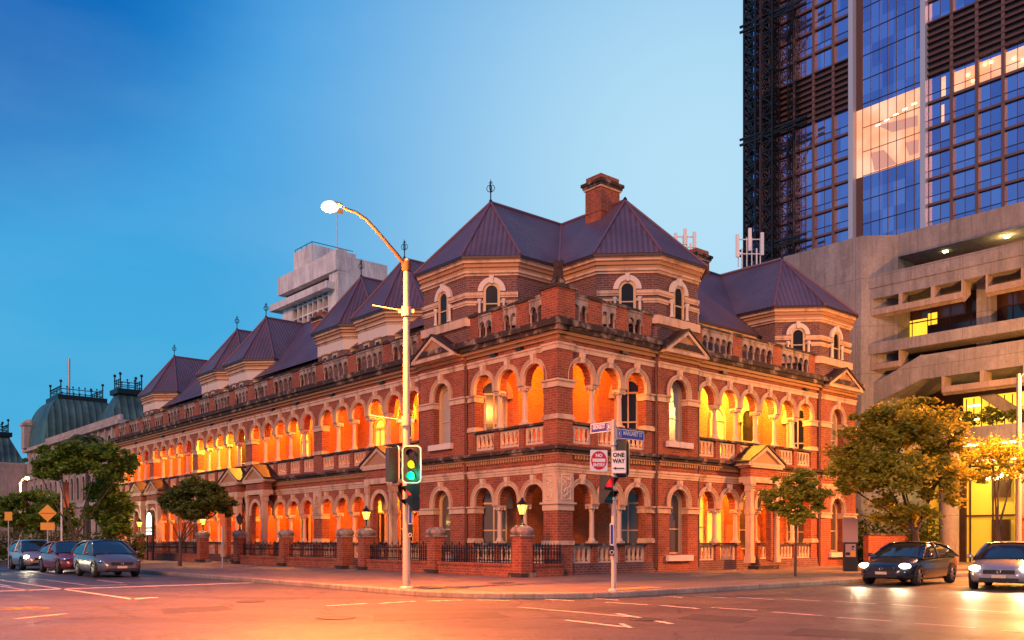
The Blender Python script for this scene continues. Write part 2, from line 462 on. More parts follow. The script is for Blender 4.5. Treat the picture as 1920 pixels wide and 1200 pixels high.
BT = thing('brick_mansions', 'long two storey red brick Victorian terrace with arcaded verandahs and purple roofs on the corner', 'building', grid=(0, 0))
ORG[BT.name] = (0, 0, 0)
HW = 0.62
ZU, ZG = 7.80, 3.09           # springing of upper and ground arches
arcL = [[1.32, 2.90, 4.46], [9.66+1.6*i for i in range(6)]] + [[19.82+8.6*k+1.62*i for i in range(5)] for k in range(4)]
arcR = [[1.24, 2.84, 4.44], [9.22+1.6*i for i in range(6)]]
LEN_L, LEN_R = 53.4, 22.1
secL = [(0.0, 5.66, 0.0, arcL[:1], None), (5.66, 8.96, 0.12, [], 7.28), (8.96, LEN_L, 0.0, arcL[1:], None)]
secR = [(0.0, 5.72, 0.0, arcR[:1], None), (5.72, 8.40, 0.12, [], 7.06), (8.40, 18.55, 0.0, arcR[1:], None), (18.55, LEN_R, 0.12, [], 20.15)]
PORL = [11.26, 24.68, 28.22, 41.88, 45.42]; PORR = [12.42]

# template parts (column, arch moulding, balustrade panel)
def make_column():
    m = MB(); m.box(-.17, .17, -.17, .17, 0, .09); m.lathe([(.16, .09), (.165, .13), (.12, .17), (.14, .2), (.105, .24)], n=12)
    b = m
    sh = MB(); sh.lathe([(.105, .24), (.10, .8), (.088, 1.27)], n=12)
    cp = MB(); cp.lathe([(.088, 1.24), (.12, 1.27), (.10, 1.30), (.12, 1.36), (.16, 1.44), (.17, 1.47)], n=12)
    for i in (-1, 1):
        for j in (-1, 1): cp.sphere((i*.15, j*.15, 1.42), .062, 8, 6)
    for i, j in ((1,0),(-1,0),(0,1),(0,-1)): cp.sphere((i*.14, j*.14, 1.40), .045, 8, 6)
    cp.box(-.19, .19, -.19, .19, 1.475, 1.56)
    s = sh.build('column', M['cream_col'], BT, loc=(0,0,0))
    c_ = cp.build('capital', M['cream_col'], s, loc=(0,0,0)); d_ = b.build('column_base', M['cream_col'], s, loc=(0,0,0))
    return s
def make_arch(kz):
    I = lambda s, d, z: Vector((s, -d, z)); m = MB()
    m.ring(0, 0, .62, .79, -.10, .05, I, leg=.19, n=18); m.ring(0, 0, .70, .745, .05, .085, I, leg=.19, n=18)
    m.ring(0, 0, .76, .795, .052, .11, I, leg=.19, n=18); m.ring(0, 0, .60, .645, -.06, .075, I, leg=.19, n=18)
    o = m.build('arch_moulding', M['cream'], BT, loc=(0,0,0))
    k = MB(); k.add([I(-.075,.0,.57), I(.075,.0,.57), I(.11,.0,kz), I(-.11,.0,kz), I(-.075,.15,.57), I(.075,.15,.57), I(.11,.17,kz), I(-.11,.17,kz)],
        [(0,1,2,3),(4,5,6,7),(0,1,5,4),(1,2,6,5),(2,3,7,6),(3,0,4,7)])
    k.sphere((0, -.17, .78), .05, 8, 6, (1, .6, 2.2))
    k.build('keystone', M['cream_col'], o, loc=(0,0,0)); return o
def make_panel(wd):
    m = MB(); h = .70; n = 4
    m.box(-wd/2, wd/2, -.05, .05, 0, .09); m.box(-wd/2, wd/2, -.05, .05, .62, h)
    m.box(-wd/2, -wd/2+.07, -.045, .045, .09, .62); m.box(wd/2-.07, wd/2, -.045, .045, .09, .62)
    p = (wd-.14)/n
    for i in range(n+1):
        x = -wd/2+.07+p*i; w_ = [(.028, .09), (.075, .16), (.04, .26), (.025, .36), (.04, .46), (.05, .52), (.085, .62)]
        for (a, za), (b_, zb) in zip(w_[:-1], w_[1:]):
            xl, xr = (0 if i == 0 else -1), (0 if i == n else 1)
            m.add([(x+a*xl, -.045, za), (x+a*xr, -.045, za), (x+b_*xr, -.045, zb), (x+b_*xl, -.045, zb), (x+a*xl, .045, za), (x+a*xr, .045, za), (x+b_*xr, .045, zb), (x+b_*xl, .045, zb)],
                  [(0,1,2,3),(4,5,6,7),(0,1,5,4),(1,2,6,5),(2,3,7,6),(3,0,4,7)])
    return m.build('balustrade_panel', M['cream_col'], BT, loc=(0,0,0))
colT = make_column(); archU = make_arch(.97); archG = make_arch(.95); panT = make_panel(1.24); tmpl_used = {}
def put(T, F, s, d, z, sub=True):
    p = F(s, d, z); rz = 0.0 if F is FR else -PI/2
    if T.name not in tmpl_used:
        tmpl_used[T.name] = 1; T.location = p; T.rotation_euler = (0, 0, rz); return T
    return inst(T, BT, p, rz)

dentR = MB()
wall, wallp, cream, cream2, och, wea, dent, rail, imp, vent = (MB() for _ in range(10))
def impost(F, a, b, dz, zt, dth=-.46):
    blk(imp, F, a-.03, b+.03, dth, dz+.05, zt-.24, zt-.06); blk(imp, F, a-.07, b+.07, dth-.02, dz+.11, zt-.06, zt+.003)
    blk(imp, F, a-.045, b+.045, dth-.01, dz+.07, zt-.285, zt-.24)
for F, secs, first in ((FL, secL, True), (FR, secR, False)):
    for (s0, s1, d, groups, win) in secs:
        e0 = s0 if s0 > 0 else (0.42 if first else 0.0)
        if win is not None:
            arcade(wall, F, s0, s1, 4.71, 9.41, [(win, HW, ZU, 5.72)], d, -.35)
            arcade(wall, F, s0, s1, 0, 4.70, [(win, HW, ZG, .86)], d, -.35)
            for T, zs in ((archU, ZU), (archG, ZG)): put(T, F, win, d, zs)
            for zt in (7.61, 2.90):
                impost(F, s0, win-HW, d, zt, -.3); impost(F, win+HW, s1, d, zt, -.3)
            for zb in (5.72, .86):
                sl = MB(); blk(sl, F, win-HW-.22, win+HW+.22, -.3, d+.16, zb-.27, zb-.02); sl.build('window_sill', M['white_trim'], BT)
        else:
            ops = [(c, HW, 0, 0) for g in groups for c in g]
            opU = [(c, HW, ZU, 7.61) for c, *_ in ops]; opG = [(c, HW, ZG, 2.90) for c, *_ in ops]
            arcade(wall, F, e0, s1, 7.61, 9.41, opU, d, -.42)
            arcade(wall, F, e0, s1, 2.90, 4.70, opG, d, -.42)
            blk(wall, F, e0, s1, d, -.42, 4.70, 5.20)
            blk(wallp, F, e0, s1, d+.04, -.42, 0, .58)
            for a, b in solids(s0, s1, ops):
                wdt = b-a; mid = (a+b)/2
                if wdt > .5 or a == s0 or b == s1:
                    a_ = a if a > 0 else (0.42 if first else 0.0)
                    blk(wall, F, a_, b, d, -.42, 5.20, 7.61); blk(wall, F, a_, b, d, -.42, .58, 2.90)
                    for zt in (7.61, 2.90):
                        if a > 0: impost(F, a, b, d, zt)
                    if a > 0:
                        for zb in (6.06, 1.36):
                            blk(imp, F, a-.05, b+.05, -.44, d+.07, zb, zb+.13); blk(imp, F, a-.025, b+.025, -.43, d+.04, zb+.13, zb+.2)
                else:
                    for z0 in (5.20, .58): blk(wall, F, mid-.15, mid+.15, d, -.40, z0, z0+.77)
                    put(colT, F, mid, -.20, 6.05); put(colT, F, mid, -.20, 1.345)
            for g in groups:
                for c in g:
                    put(archU, F, c, 0, ZU); put(archG, F, c, 0, ZG)
                    ps = c + (.0)
                    put(panT, F, ps, -.14, 5.24)
                    if not any(abs(c-p) < .5 for p in (PORL if first else PORR)): put(panT, F, ps, -.14, .56)
                for zr in (5.97, 1.27):
                    gaps = [(g[0]-HW, g[-1]+HW)]
                    if zr < 2:
                        for p in (PORL if first else PORR):
                            if g[0]-.8 < p < g[-1]+.8:
                                gaps = [(g[0]-HW, p-HW-.1), (p+HW+.1, g[-1]+HW)]
                    for a, b in gaps:
                        if b > a: blk(rail, F, a, b, .07, -.32, zr, zr+.09)
        c0, c1 = s0, s1
        # strings and cornices
        def run(mb, z0, z1, pr, nudge=0.0):
            a = s0 if s0 > 0 else (-(d+pr) if not first else 0.0)
            if s0 == 0 and first: a = -(pr)+.0
            if s0 == 0 and not first: a = 0.0
            blk(mb, F, a-nudge, s1, -.3, d+pr, z0, z1)
        run(cream, 8.76, 8.93, .05); run(cream, 8.93, 9.01, .09)
        run(cream2, 4.08, 4.18, .035); run(cream2, 4.18, 4.29, .06); run(cream2, 4.29, 4.385, .10)
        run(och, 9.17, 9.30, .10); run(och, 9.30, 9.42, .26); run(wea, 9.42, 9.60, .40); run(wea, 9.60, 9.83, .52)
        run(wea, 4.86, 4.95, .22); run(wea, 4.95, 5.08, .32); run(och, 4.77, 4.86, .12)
        s = max(s0, .75)+.08
        while s < s1-.05:
            blk(dent if F is FL else dentR, F, s, s+.08, 0, d+.09, 4.62, 4.765); s += .16
for F, ss in ((FL, [2.1, 3.7, 12.2, 17.0, 21, 24, 30, 33, 38, 42, 48]), (FR, [3.6, 10.3, 17.2])):
    for s in ss: blk(vent, F, s-.16, s+.16, 0, .2, 9.03, 9.14)
# corner pier, standing proud of both walls
cp_ = MB(); cp_.box(-.10, .70, -.10, .70, 0, 9.16); cp_.build('corner_pier', M['brick'], BT)
cc = MB()
for z0, z1, pr in ((7.37,7.55,.05),(7.55,7.62,.12),(7.32,7.37,.07),(6.1,6.22,.07),(6.22,6.3,.03),(2.62,2.86,.04),(2.86,2.93,.12),(1.30,1.46,.06)):
    cc.box(-.10-pr, .70+pr*.8, -.10-pr, .70+pr*.8, z0, z1)
cc.build('pier_moulding', M['cream'], BT)
pn = MB(); pn.box(-.13, .72, -.13, .72, 2.935, 4.08); pn_o = pn.build('relief_block', M['cream'], BT)
rl = MB(); rnd = random.Random(3)
for side in (0, 1):
    def P(u, v, d_): return (-.13-d_, u, v) if side else (u, -.13-d_, v)
    for i in range(46):
        u = .12+.36*rnd.random(); v = 3.12+.78*rnd.random(); u = .30+(u-.30)*(.6+.5*math.sin(v*11)**2)
        rl.sphere(P(u, v, .0), .028+.02*rnd.random(), 7, 5, (1.2, 1.2, 1.2))
    for a, b, c_, e in ((.06, .10, 3.02, 4.0), (.52, .56, 3.02, 4.0)):
        q = [P(a, c_, 0), P(b, c_, 0), P(b, e, 0), P(a, e, 0)]; n_ = Vector(P(0,0,.03))-Vector(P(0,0,0)); rl.extr(q, n_)
    for c_ in (3.02, 3.96):
        q = [P(.10, c_, 0), P(.52, c_, 0), P(.52, c_+.04, 0), P(.10, c_+.04, 0)]; rl.extr(q, n_)
rl.build('carved_relief', M['cream_col'], pn_o, loc=(0,0,0))
for z0, z1, pr, k in ((8.76,8.93,.05,'cream'),(8.93,9.01,.09,'cream'),(4.10,4.19,.045,'cream'),(4.19,4.30,.07,'cream'),(4.30,4.39,.11,'cream'),(9.165,9.305,.11,'ochre'),(9.305,9.425,.27,'ochre')):
    pass
cs_ = MB()
for z0, z1, pr in ((8.765,8.94,.05),(8.94,9.02,.09),(4.085,4.185,.045),(4.185,4.295,.07),(4.295,4.39,.11)):
    cs_.box(-.10-pr, .70+pr, -.10-pr, .70+pr, z0, z1)
cs_.build('string_course', M['cream'], BT)
wall.build('brick_wall', M['brick'], BT); wallp.build('wall_plinth', M['brick_dark'], BT)
cream.build('string_course', M['cream'], BT); cream2.build('string_course', M['cream'], BT)
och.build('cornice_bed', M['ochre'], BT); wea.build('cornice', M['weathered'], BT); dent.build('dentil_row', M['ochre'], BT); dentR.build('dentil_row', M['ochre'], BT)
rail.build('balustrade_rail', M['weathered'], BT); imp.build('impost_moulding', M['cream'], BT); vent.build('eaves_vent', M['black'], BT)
# second relief block on the pier between the second and third houses, ground floor
for s in (18.73,):
    q = MB(); blk(q, FL, s-.42, s+.42, -.3, .06, 2.93, 4.07); o_ = q.build('relief_block', M['cream'], BT)
    q = MB()
    for i in range(40):
        p = FL(s-.18+.36*rnd.random(), .06, 3.1+.8*rnd.random()); q.sphere(p, .035, 7, 5)
    q.build('carved_relief', M['ochre'], o_, loc=(0,0,0))

# floors, ceilings
sl = MB()
for z0, z1 in ((0, .45), (4.72, 5.02)):
    sl.box(.1, 12, .1, LEN_L-.2, z0, z1); sl.box(12, LEN_R-.2, .1, 12, z0, z1)
sl.build('verandah_floor', M['floor'], BT)
cl = MB()
for z0, z1 in ((4.66, 4.718), (9.2, 9.3)):
    cl.box(.3, 12, .3, LEN_L-.3, z0, z1); cl.box(12, LEN_R-.3, .3, 12, z0, z1)
cl.build('verandah_ceiling', M['plaster'], BT)
dk = MB(); dk.box(-.05, 12, -.04, LEN_L-.02, 9.43, 9.80); dk.box(12, LEN_R-.02, -.045, 12, 9.43, 9.80); dk.build('roof_deck', M['weathered'], BT)

# inner walls behind the verandahs
paths = [[(0, LEN_L-.2), (2.4, LEN_L-.2)], [(2.4, LEN_L-.25), (2.4, 10.38), (1.55, 10.38), (0.1, 8.92)],
         [(0.1, 5.72), (1.60, 4.12), (4.1, 4.12), (4.1, 1.80), (5.80, .1)],
         [(8.30, .1), (10.15, 1.80), (10.15, 2.4), (17.15, 2.4), (17.15, 1.6), (18.62, .1)], [(LEN_R-.15, .1), (LEN_R-.15, 14)]]
iw = MB(); segF = {}
for pi, path in enumerate(paths):
    for i in range(len(path)-1):
        F, L = mkF(path[i+1], path[i]) if False else mkF(path[i], path[i+1])
        segF[(pi, i)] = (F, L)
        blk(iw, F, 0, L, 0, -.2, .45, 4.66); blk(iw, F, 0, L, 0, -.2, 5.02, 9.2)
iw.build('verandah_wall', M['brick_in'], BT)
pw = MB()
for s in (18.73, 27.35, 35.95, 44.55): pw.box(.42, 2.4, s-.12, s+.12, .45, 4.66); pw.box(.42, 2.4, s-.12, s+.12, 5.02, 9.2)
pw.build('party_wall', M['brick_in'], BT)

def window(F, c, hw, zb, zs, d, pane='glass_dark', surround=False, mull=False, curtain=False, name='window', framemat='timber'):
    m = MB(); m.ring(c, zs, hw-.075, hw, d, d+.07, F, leg=zs-zb, n=14)
    blk(m, F, c-hw+.05, c+hw-.05, d, d+.06, zb, zb+.08)
    zm = zb+(zs-zb)*.5
    blk(m, F, c-hw+.05, c+hw-.05, d+.005, d+.055, zm-.03, zm+.03)
    if mull: blk(m, F, c-.03, c+.03, d+.003, d+.058, zb, zs+hw-.05); blk(m, F, c-hw+.05, c+hw-.05, d+.004, d+.075, zs-.04, zs+.04)
    o = m.build(name, M[framemat], BT)
    g = MB(); g.extr(archpoly(F, c, hw-.04, zb+.02, zs, d+.02), F(0,-.012,0)-F(0,0,0)); g.build('window_pane', M[pane], o, loc=(0,0,0))
    if curtain:
        k = MB()
        for sg in (-1, 1):
            for j in range(3):
                a = c+sg*(hw-.08-.07*j); blk(k, F, a-.03, a+.03, d+.022, d+.034+.006*(j % 2), zb+.08, zs)
        k.build('curtain', M['curtain'], o, loc=(0,0,0))
    if surround:
        k = MB(); k.ring(c, zs, hw, hw+.22, d-.02, d+.11, F, leg=.0, n=16); k.ring(c, zs, hw+.02, hw+.09, d+.11, d+.14, F, n=16)
        blk(k, F, c-hw-.24, c-hw, d-.02, d+.12, zs-.22, zs); blk(k, F, c+hw, c+hw+.24, d-.02, d+.12, zs-.22, zs)
        k.build('window_surround', M['cream'], o, loc=(0,0,0))
    return o
def door(F, c, hw, z0, zt, d, lit=True):
    m = MB(); blk(m, F, c-hw-.09, c-hw, d, d+.1, z0, zt); blk(m, F, c+hw, c+hw+.09, d, d+.1, z0, zt); blk(m, F, c-hw-.09, c+hw+.09, d, d+.11, zt, zt+.09)
    blk(m, F, c-.035, c+.035, d+.01, d+.07, z0, zt); blk(m, F, c-hw, c+hw, d+.01, d+.06, z0, z0+.55)
    m.ring(c, zt+.09, hw-.06, hw+.06, d, d+.1, F, n=12)
    o = m.build('door', M['timber'], BT)
    g = MB(); blk(g, F, c-hw+.02, c+hw-.02, d, d+.02, z0+.05, zt-.02); g.build('door_pane', M['lit_window' if lit else 'glass_dark'], o, loc=(0,0,0))
    g = MB(); g.extr(archpoly(F, c, hw-.05, zt+.09, zt+.1, d+.02), F(0,-.012,0)-F(0,0,0)); g.build('fanlight', M['lit_window'], o, loc=(0,0,0))
# bay windows (with pale curtains above)
M['pane_curtain'] = stained('curtained_pane', (0.42, 0.34, 0.27), (0.2, 0.15, 0.12), .2, .2); M['pane_blind'] = mat('blind_pane', (0.11, 0.085, 0.06), 0.15)
for F, c in ((FL, 7.28), (FR, 7.06), (FR, 20.15)):
    window(F, c, .50, 5.74, ZU-.05, -.25, 'pane_curtain'); window(F, c, .50, .88, ZG-.05, -.25, 'pane_blind')
    for zb, zs in ((5.72, ZU), (.86, ZG)):
        k = MB(); k.ring(c, zs, .5, .64, -.345, -.19, F, leg=zs-zb, n=14); k.build('window_frame', M['timber'], BT)
# canted windows on the corner pavilions' splays
for key, lit in (((2, 0), 0), ((2, 3), 0), ((3, 0), 1), ((3, 4), 0), ((1, 2), 0)):
    F, L = segF[key]
    window(F, L/2+.05, .58, 5.25, 7.72, .01, 'glass_dark' if not lit else 'pane_curtain', True, True, True)
    window(F, L/2+.05, .58, .75, 3.05, .01, 'pane_blind', True, True)
F, L = segF[(1, 0)]          # long left wall, s runs from the far end; y = LEN_L-.25-s
for y, kind in ((13.7, 'w'), (16.2, 'd'), (21.5, 'w'), (24.6, 'd'), (30.2, 'd'), (33.4, 'w'), (39.2, 'w'), (42, 'd'), (46.8, 'd'), (50, 'w')):
    s = LEN_L-.25-y
    if kind == 'w':
        window(F, s, .62, 5.6, 7.8, .01, 'glass_dark', True, False, True); window(F, s, .62, 1.0, 3.1, .01, 'glass_dark', True, False)
    else:
        door(F, s, .5, 5.02, 7.4, .01, True); door(F, s, .5, .45, 2.9, .01, False)
F, L = segF[(3, 2)]          # right wing wall, s = x-10.15
window(F, .75, .55, 5.4, 7.7, .01, 'glass_dark', False, False, True, framemat='timber'); door(F, 3.0, .55, 5.02, 7.4, .01); window(F, 5.6, .55, 5.4, 7.7, .01, 'glass_dark', True)
door(F, .45, .45, .45, 2.7, .01); window(F, 1.55, .4, .9, 3.3, .01, 'lit_window'); door(F, 2.75, .62, .45, 2.9, .01); window(F, 5.3, .55, 1.0, 3.0, .01, 'pane_blind', True)

# verandah lamps and their light
WARM = (1.0, 0.25, 0.012); YEL = (1.0, 0.50, 0.04)
LK = 4.2
lampT = None
def vlamp(x, y, z, e, col=WARM):
    global lampT
    if lampT is None:
        m = MB(); m.sphere((0, 0, 0), .09, 12, 8); lampT = m.build('verandah_lamp', M['bulb'], BT, loc=(x, y, z-.02))
        k = MB(); k.lathe([(.05, .08), (.07, .12), (.07, .16)], n=10); k.build('lamp_holder', M['iron'], lampT, loc=(0,0,0)); o = lampT
    else: o = inst(lampT, BT, (x, y, z-.02))
    l = light('POINT', 'verandah_light', (0, 0, -.16), e*LK, col, o, .08)
    return o
for y, e in ((12.0, 260), (15.6, 160), (21.2, 200), (25.4, 210), (29.6, 330), (33.6, 330), (38.2, 210), (41.9, 240), (47.0, 210), (50.8, 210)):
    vlamp(1.35, y, 8.95, e, WARM if e < 300 else YEL)
for y, e in ((12.4, 130), (16.2, 150), (21.2, 220), (25.6, 170), (29.8, 190), (33.8, 200), (39.5, 200), (48, 200)): vlamp(1.35, y, 4.45, e)
vlamp(2.2, 2.2, 8.95, 230, WARM); vlamp(2.4, 2.4, 4.45, 3.0)
for x, e in ((9.6, 170), (12.8, 260), (15.8, 170)): vlamp(x+.3, 1.2, 8.95, e, YEL)
vlamp(10.6, 1.3, 4.45, 90); vlamp(14.6, 1.2, 4.45, 150)

# ------------------------------------------------------------ parapet
def par_pier(F, a, b, z1=10.935, cap=True, dk_=.0):
    m = MB(); blk(m, F, a, b, -.36, -.02, 9.83, z1); o = m.build('parapet_pier', M['brick'], BT)
    k = MB(); blk(k, F, a-.05, b+.05, -.41, .05, z1, z1+.10); blk(k, F, a-.01, b+.01, -.37, .02, z1+.10, z1+.14)
    k.build('pier_cap', M['weathered'], o, loc=(0,0,0)); k = MB(); blk(k, F, a-.04, b+.04, -.45, .05, 9.83, 9.95); k.build('pier_base', M['weathered'], o, loc=(0,0,0))
def par_arc(F, a, b, n, vert=True):
    m = MB(); blk(m, F, a+.005, b-.005, -.30, -.0, 9.83, 9.98); blk(m, F, a+.005, b-.005, -.24, .01, 10.87, 10.94)
    p = (b-a)/n; hw = p/2-.045
    arcade(m, F, a+.005, b-.005, 10.42, 10.87, [(a+p*(i+.5), hw, 10.47, 10.42) for i in range(n)], -.03, -.17, 8)
    for i in range(n+1):
        s = a+p*i
        s = min(max(s, a+.05), b-.05); c_ = F(s, -.10, 0)
        m.lathe([(.07, 9.98), (.07, 10.03), (.045, 10.07), (.04, 10.33), (.05, 10.36), (.075, 10.40), (.075, 10.42)], (c_.x, c_.y, 0), 8)
    o = m.build('parapet_arcade', M['parapet_stone'], BT)
    k = MB(); blk(k, F, a+.005, b-.005, -.28, .035, 10.94, 11.03); k.build('parapet_coping', M['weathered'], o, loc=(0,0,0))
for F in (FL, FR):
    par_arc(F, .80, 1.68, 2); par_pier(F, 1.68, 2.44); par_arc(F, 2.44, 3.28, 2); par_pier(F, 3.28, 4.0); par_arc(F, 4.0, 4.9, 2); par_pier(F, 4.9, 5.45)
cpr = MB(); cpr.box(-.12, .80, -.12, .80, 9.83, 11.1); o_ = cpr.build('corner_parapet_pier', M['brick'], BT)
k = MB(); k.box(-.2, .88, -.2, .88, 9.84, 9.98); k.build('pier_base', M['weathered'], o_, loc=(0,0,0)); k = MB(); k.box(-.2, .88, -.2, .88, 11.1, 11.18); k.box(-.1, .78, -.1, .78, 11.18, 11.28); k.build('pier_cap', M['weathered'], o_, loc=(0,0,0))
for F, s in ((FL, 5.58), (FR, 5.63), (FL, 9.06), (FR, 8.50), (FR, 18.47)):
    k = MB(); k.tube([F(s, .07, 9.35), F(s, .07, .3)], .05, 8); k.build('downpipe', M['darktimber'], BT)
cen = [11.92, 15.22, 18.6, 21.3, 24.5, 27.15, 29.9, 33.2, 35.75, 38.5, 41.8, 44.45, 47.2, 50.2, 52.95]
prev = 9.35
for i, c in enumerate(cen):
    par_arc(FL, prev, c-.40, 5 if c-prev > 2.9 else 4); par_pier(FL, c-.40, c+.40); prev = c+.40
par_pier(FL, 8.95, 9.35)
par_pier(FR, 8.45, 8.90); par_arc(FR, 8.90, 11.2, 5); par_pier(FR, 11.2, 11.9); par_arc(FR, 11.9, 14.45, 5); par_pier(FR, 14.45, 15.2); par_arc(FR, 15.2, 17.7, 5); par_pier(FR, 17.7, 18.25)

# ------------------------------------------------------------ pediments and porches
def pediment(F, c, hw, z0, z1, d0, d1, name='pediment'):
    m = MB(); tri = [F(c-hw+.1, d1-.10, z0+.04), F(c+hw-.1, d1-.10, z0+.04), F(c, d1-.10, z1-.10)]
    m.extr(tri, F(0, d0-d1+.10, 0)-F(0,0,0)); o = m.build(name, M['ochre'], BT)
    k = MB(); blk(k, F, c-hw, c+hw, d0, d1, z0-.10, z0+.04)
    for sg in (-1, 1):
        a0 = F(c+sg*hw, 0, z0+.03); a1 = F(c, 0, z1)
        t = .13
        for dd0, dd1, tt in ((d0, d1, .13),):
            q = [F(c+sg*hw, dd1, z0+.03), F(c+sg*(hw-.28), dd1, z0+.045), F(c, dd1, z1-.16), F(c, dd1, z1)]
            k.extr(q, F(0, -.14, 0)-F(0,0,0))
    k.build('raking_cornice', M['cream'], o, loc=(0,0,0))
    r = MB()
    for sg in (-1, 1):
        q = [F(c+sg*(hw+.08), d1+.05, z0+.02), F(c, d1+.05, z1+.03), F(c, d1+.05, z1+.11), F(c+sg*(hw+.08), d1+.05, z0+.10)]
        r.extr(q, F(0, d0-d1-.05, 0)-F(0,0,0))
    r.build('gable_roof', M['gable_metal'], o, loc=(0,0,0))
pediment(FL, 7.30, 1.60, 9.45, 10.40, .0, .66); pediment(FR, 7.06, 1.45, 9.45, 10.40, 0, .66); pediment(FR, 20.2, 1.72, 9.45, 10.40, 0, .66)
def porch(F, c):
    hw = 1.18
    m = MB(); blk(m, F, c-hw, c+hw, .35, .88, 4.38, 4.80); arcade(m, F, c-hw+.28, c+hw-.28, 2.90, 4.12, [(c, HW, ZG, 2.90)], .80, .5)
    for sg in (-1, 1): blk(m, F, c+sg*.77-.13, c+sg*.77+.13, .50, .78, .5, 2.9)
    o = m.build('porch', M['brick'], BT)
    k = MB(); blk(k, F, c-hw-.05, c+hw+.05, .3, .93, 4.12, 4.38); blk(k, F, c-hw-.1, c+hw+.1, .3, 1.0, 4.80, 4.90)
    for sg in (-1, 1):
        s = c+sg*(hw-.14); blk(k, F, s-.13, s+.13, .60, .90, .62, 3.72); blk(k, F, s-.17, s+.17, .55, .94, .45, .75)
        blk(k, F, s-.17, s+.17, .57, .93, 3.72, 3.80); blk(k, F, s-.15, s+.15, .58, .92, 3.80, 4.02); blk(k, F, s-.2, s+.2, .54, .96, 4.02, 4.12)
        blk(k, F, s-.15, s+.15, .55, .925, 2.66, 2.92)
        for dz in (3.86, 3.96):
            for ds in (-.1, 0, .1): k.sphere(F(s+ds, .93, dz), .045, 7, 5)
    k.ring(c, ZG, .60, .78, .79, .86, F, leg=.19, n=16); k.build('porch_trim', M['cream'], o, loc=(0,0,0))
    pediment(F, c, 1.45, 4.98, 5.80, .0, 1.0, 'porch_gable')
    st = MB(); blk(st, F, c-.8, c+.8, .5, 1.4, 0, .15); blk(st, F, c-.8, c+.8, .5, 1.1, .15, .3); st.build('step', M['weathered'], o, loc=(0,0,0))
for c in PORL: porch(FL, c)
for c in PORR: porch(FR, c)

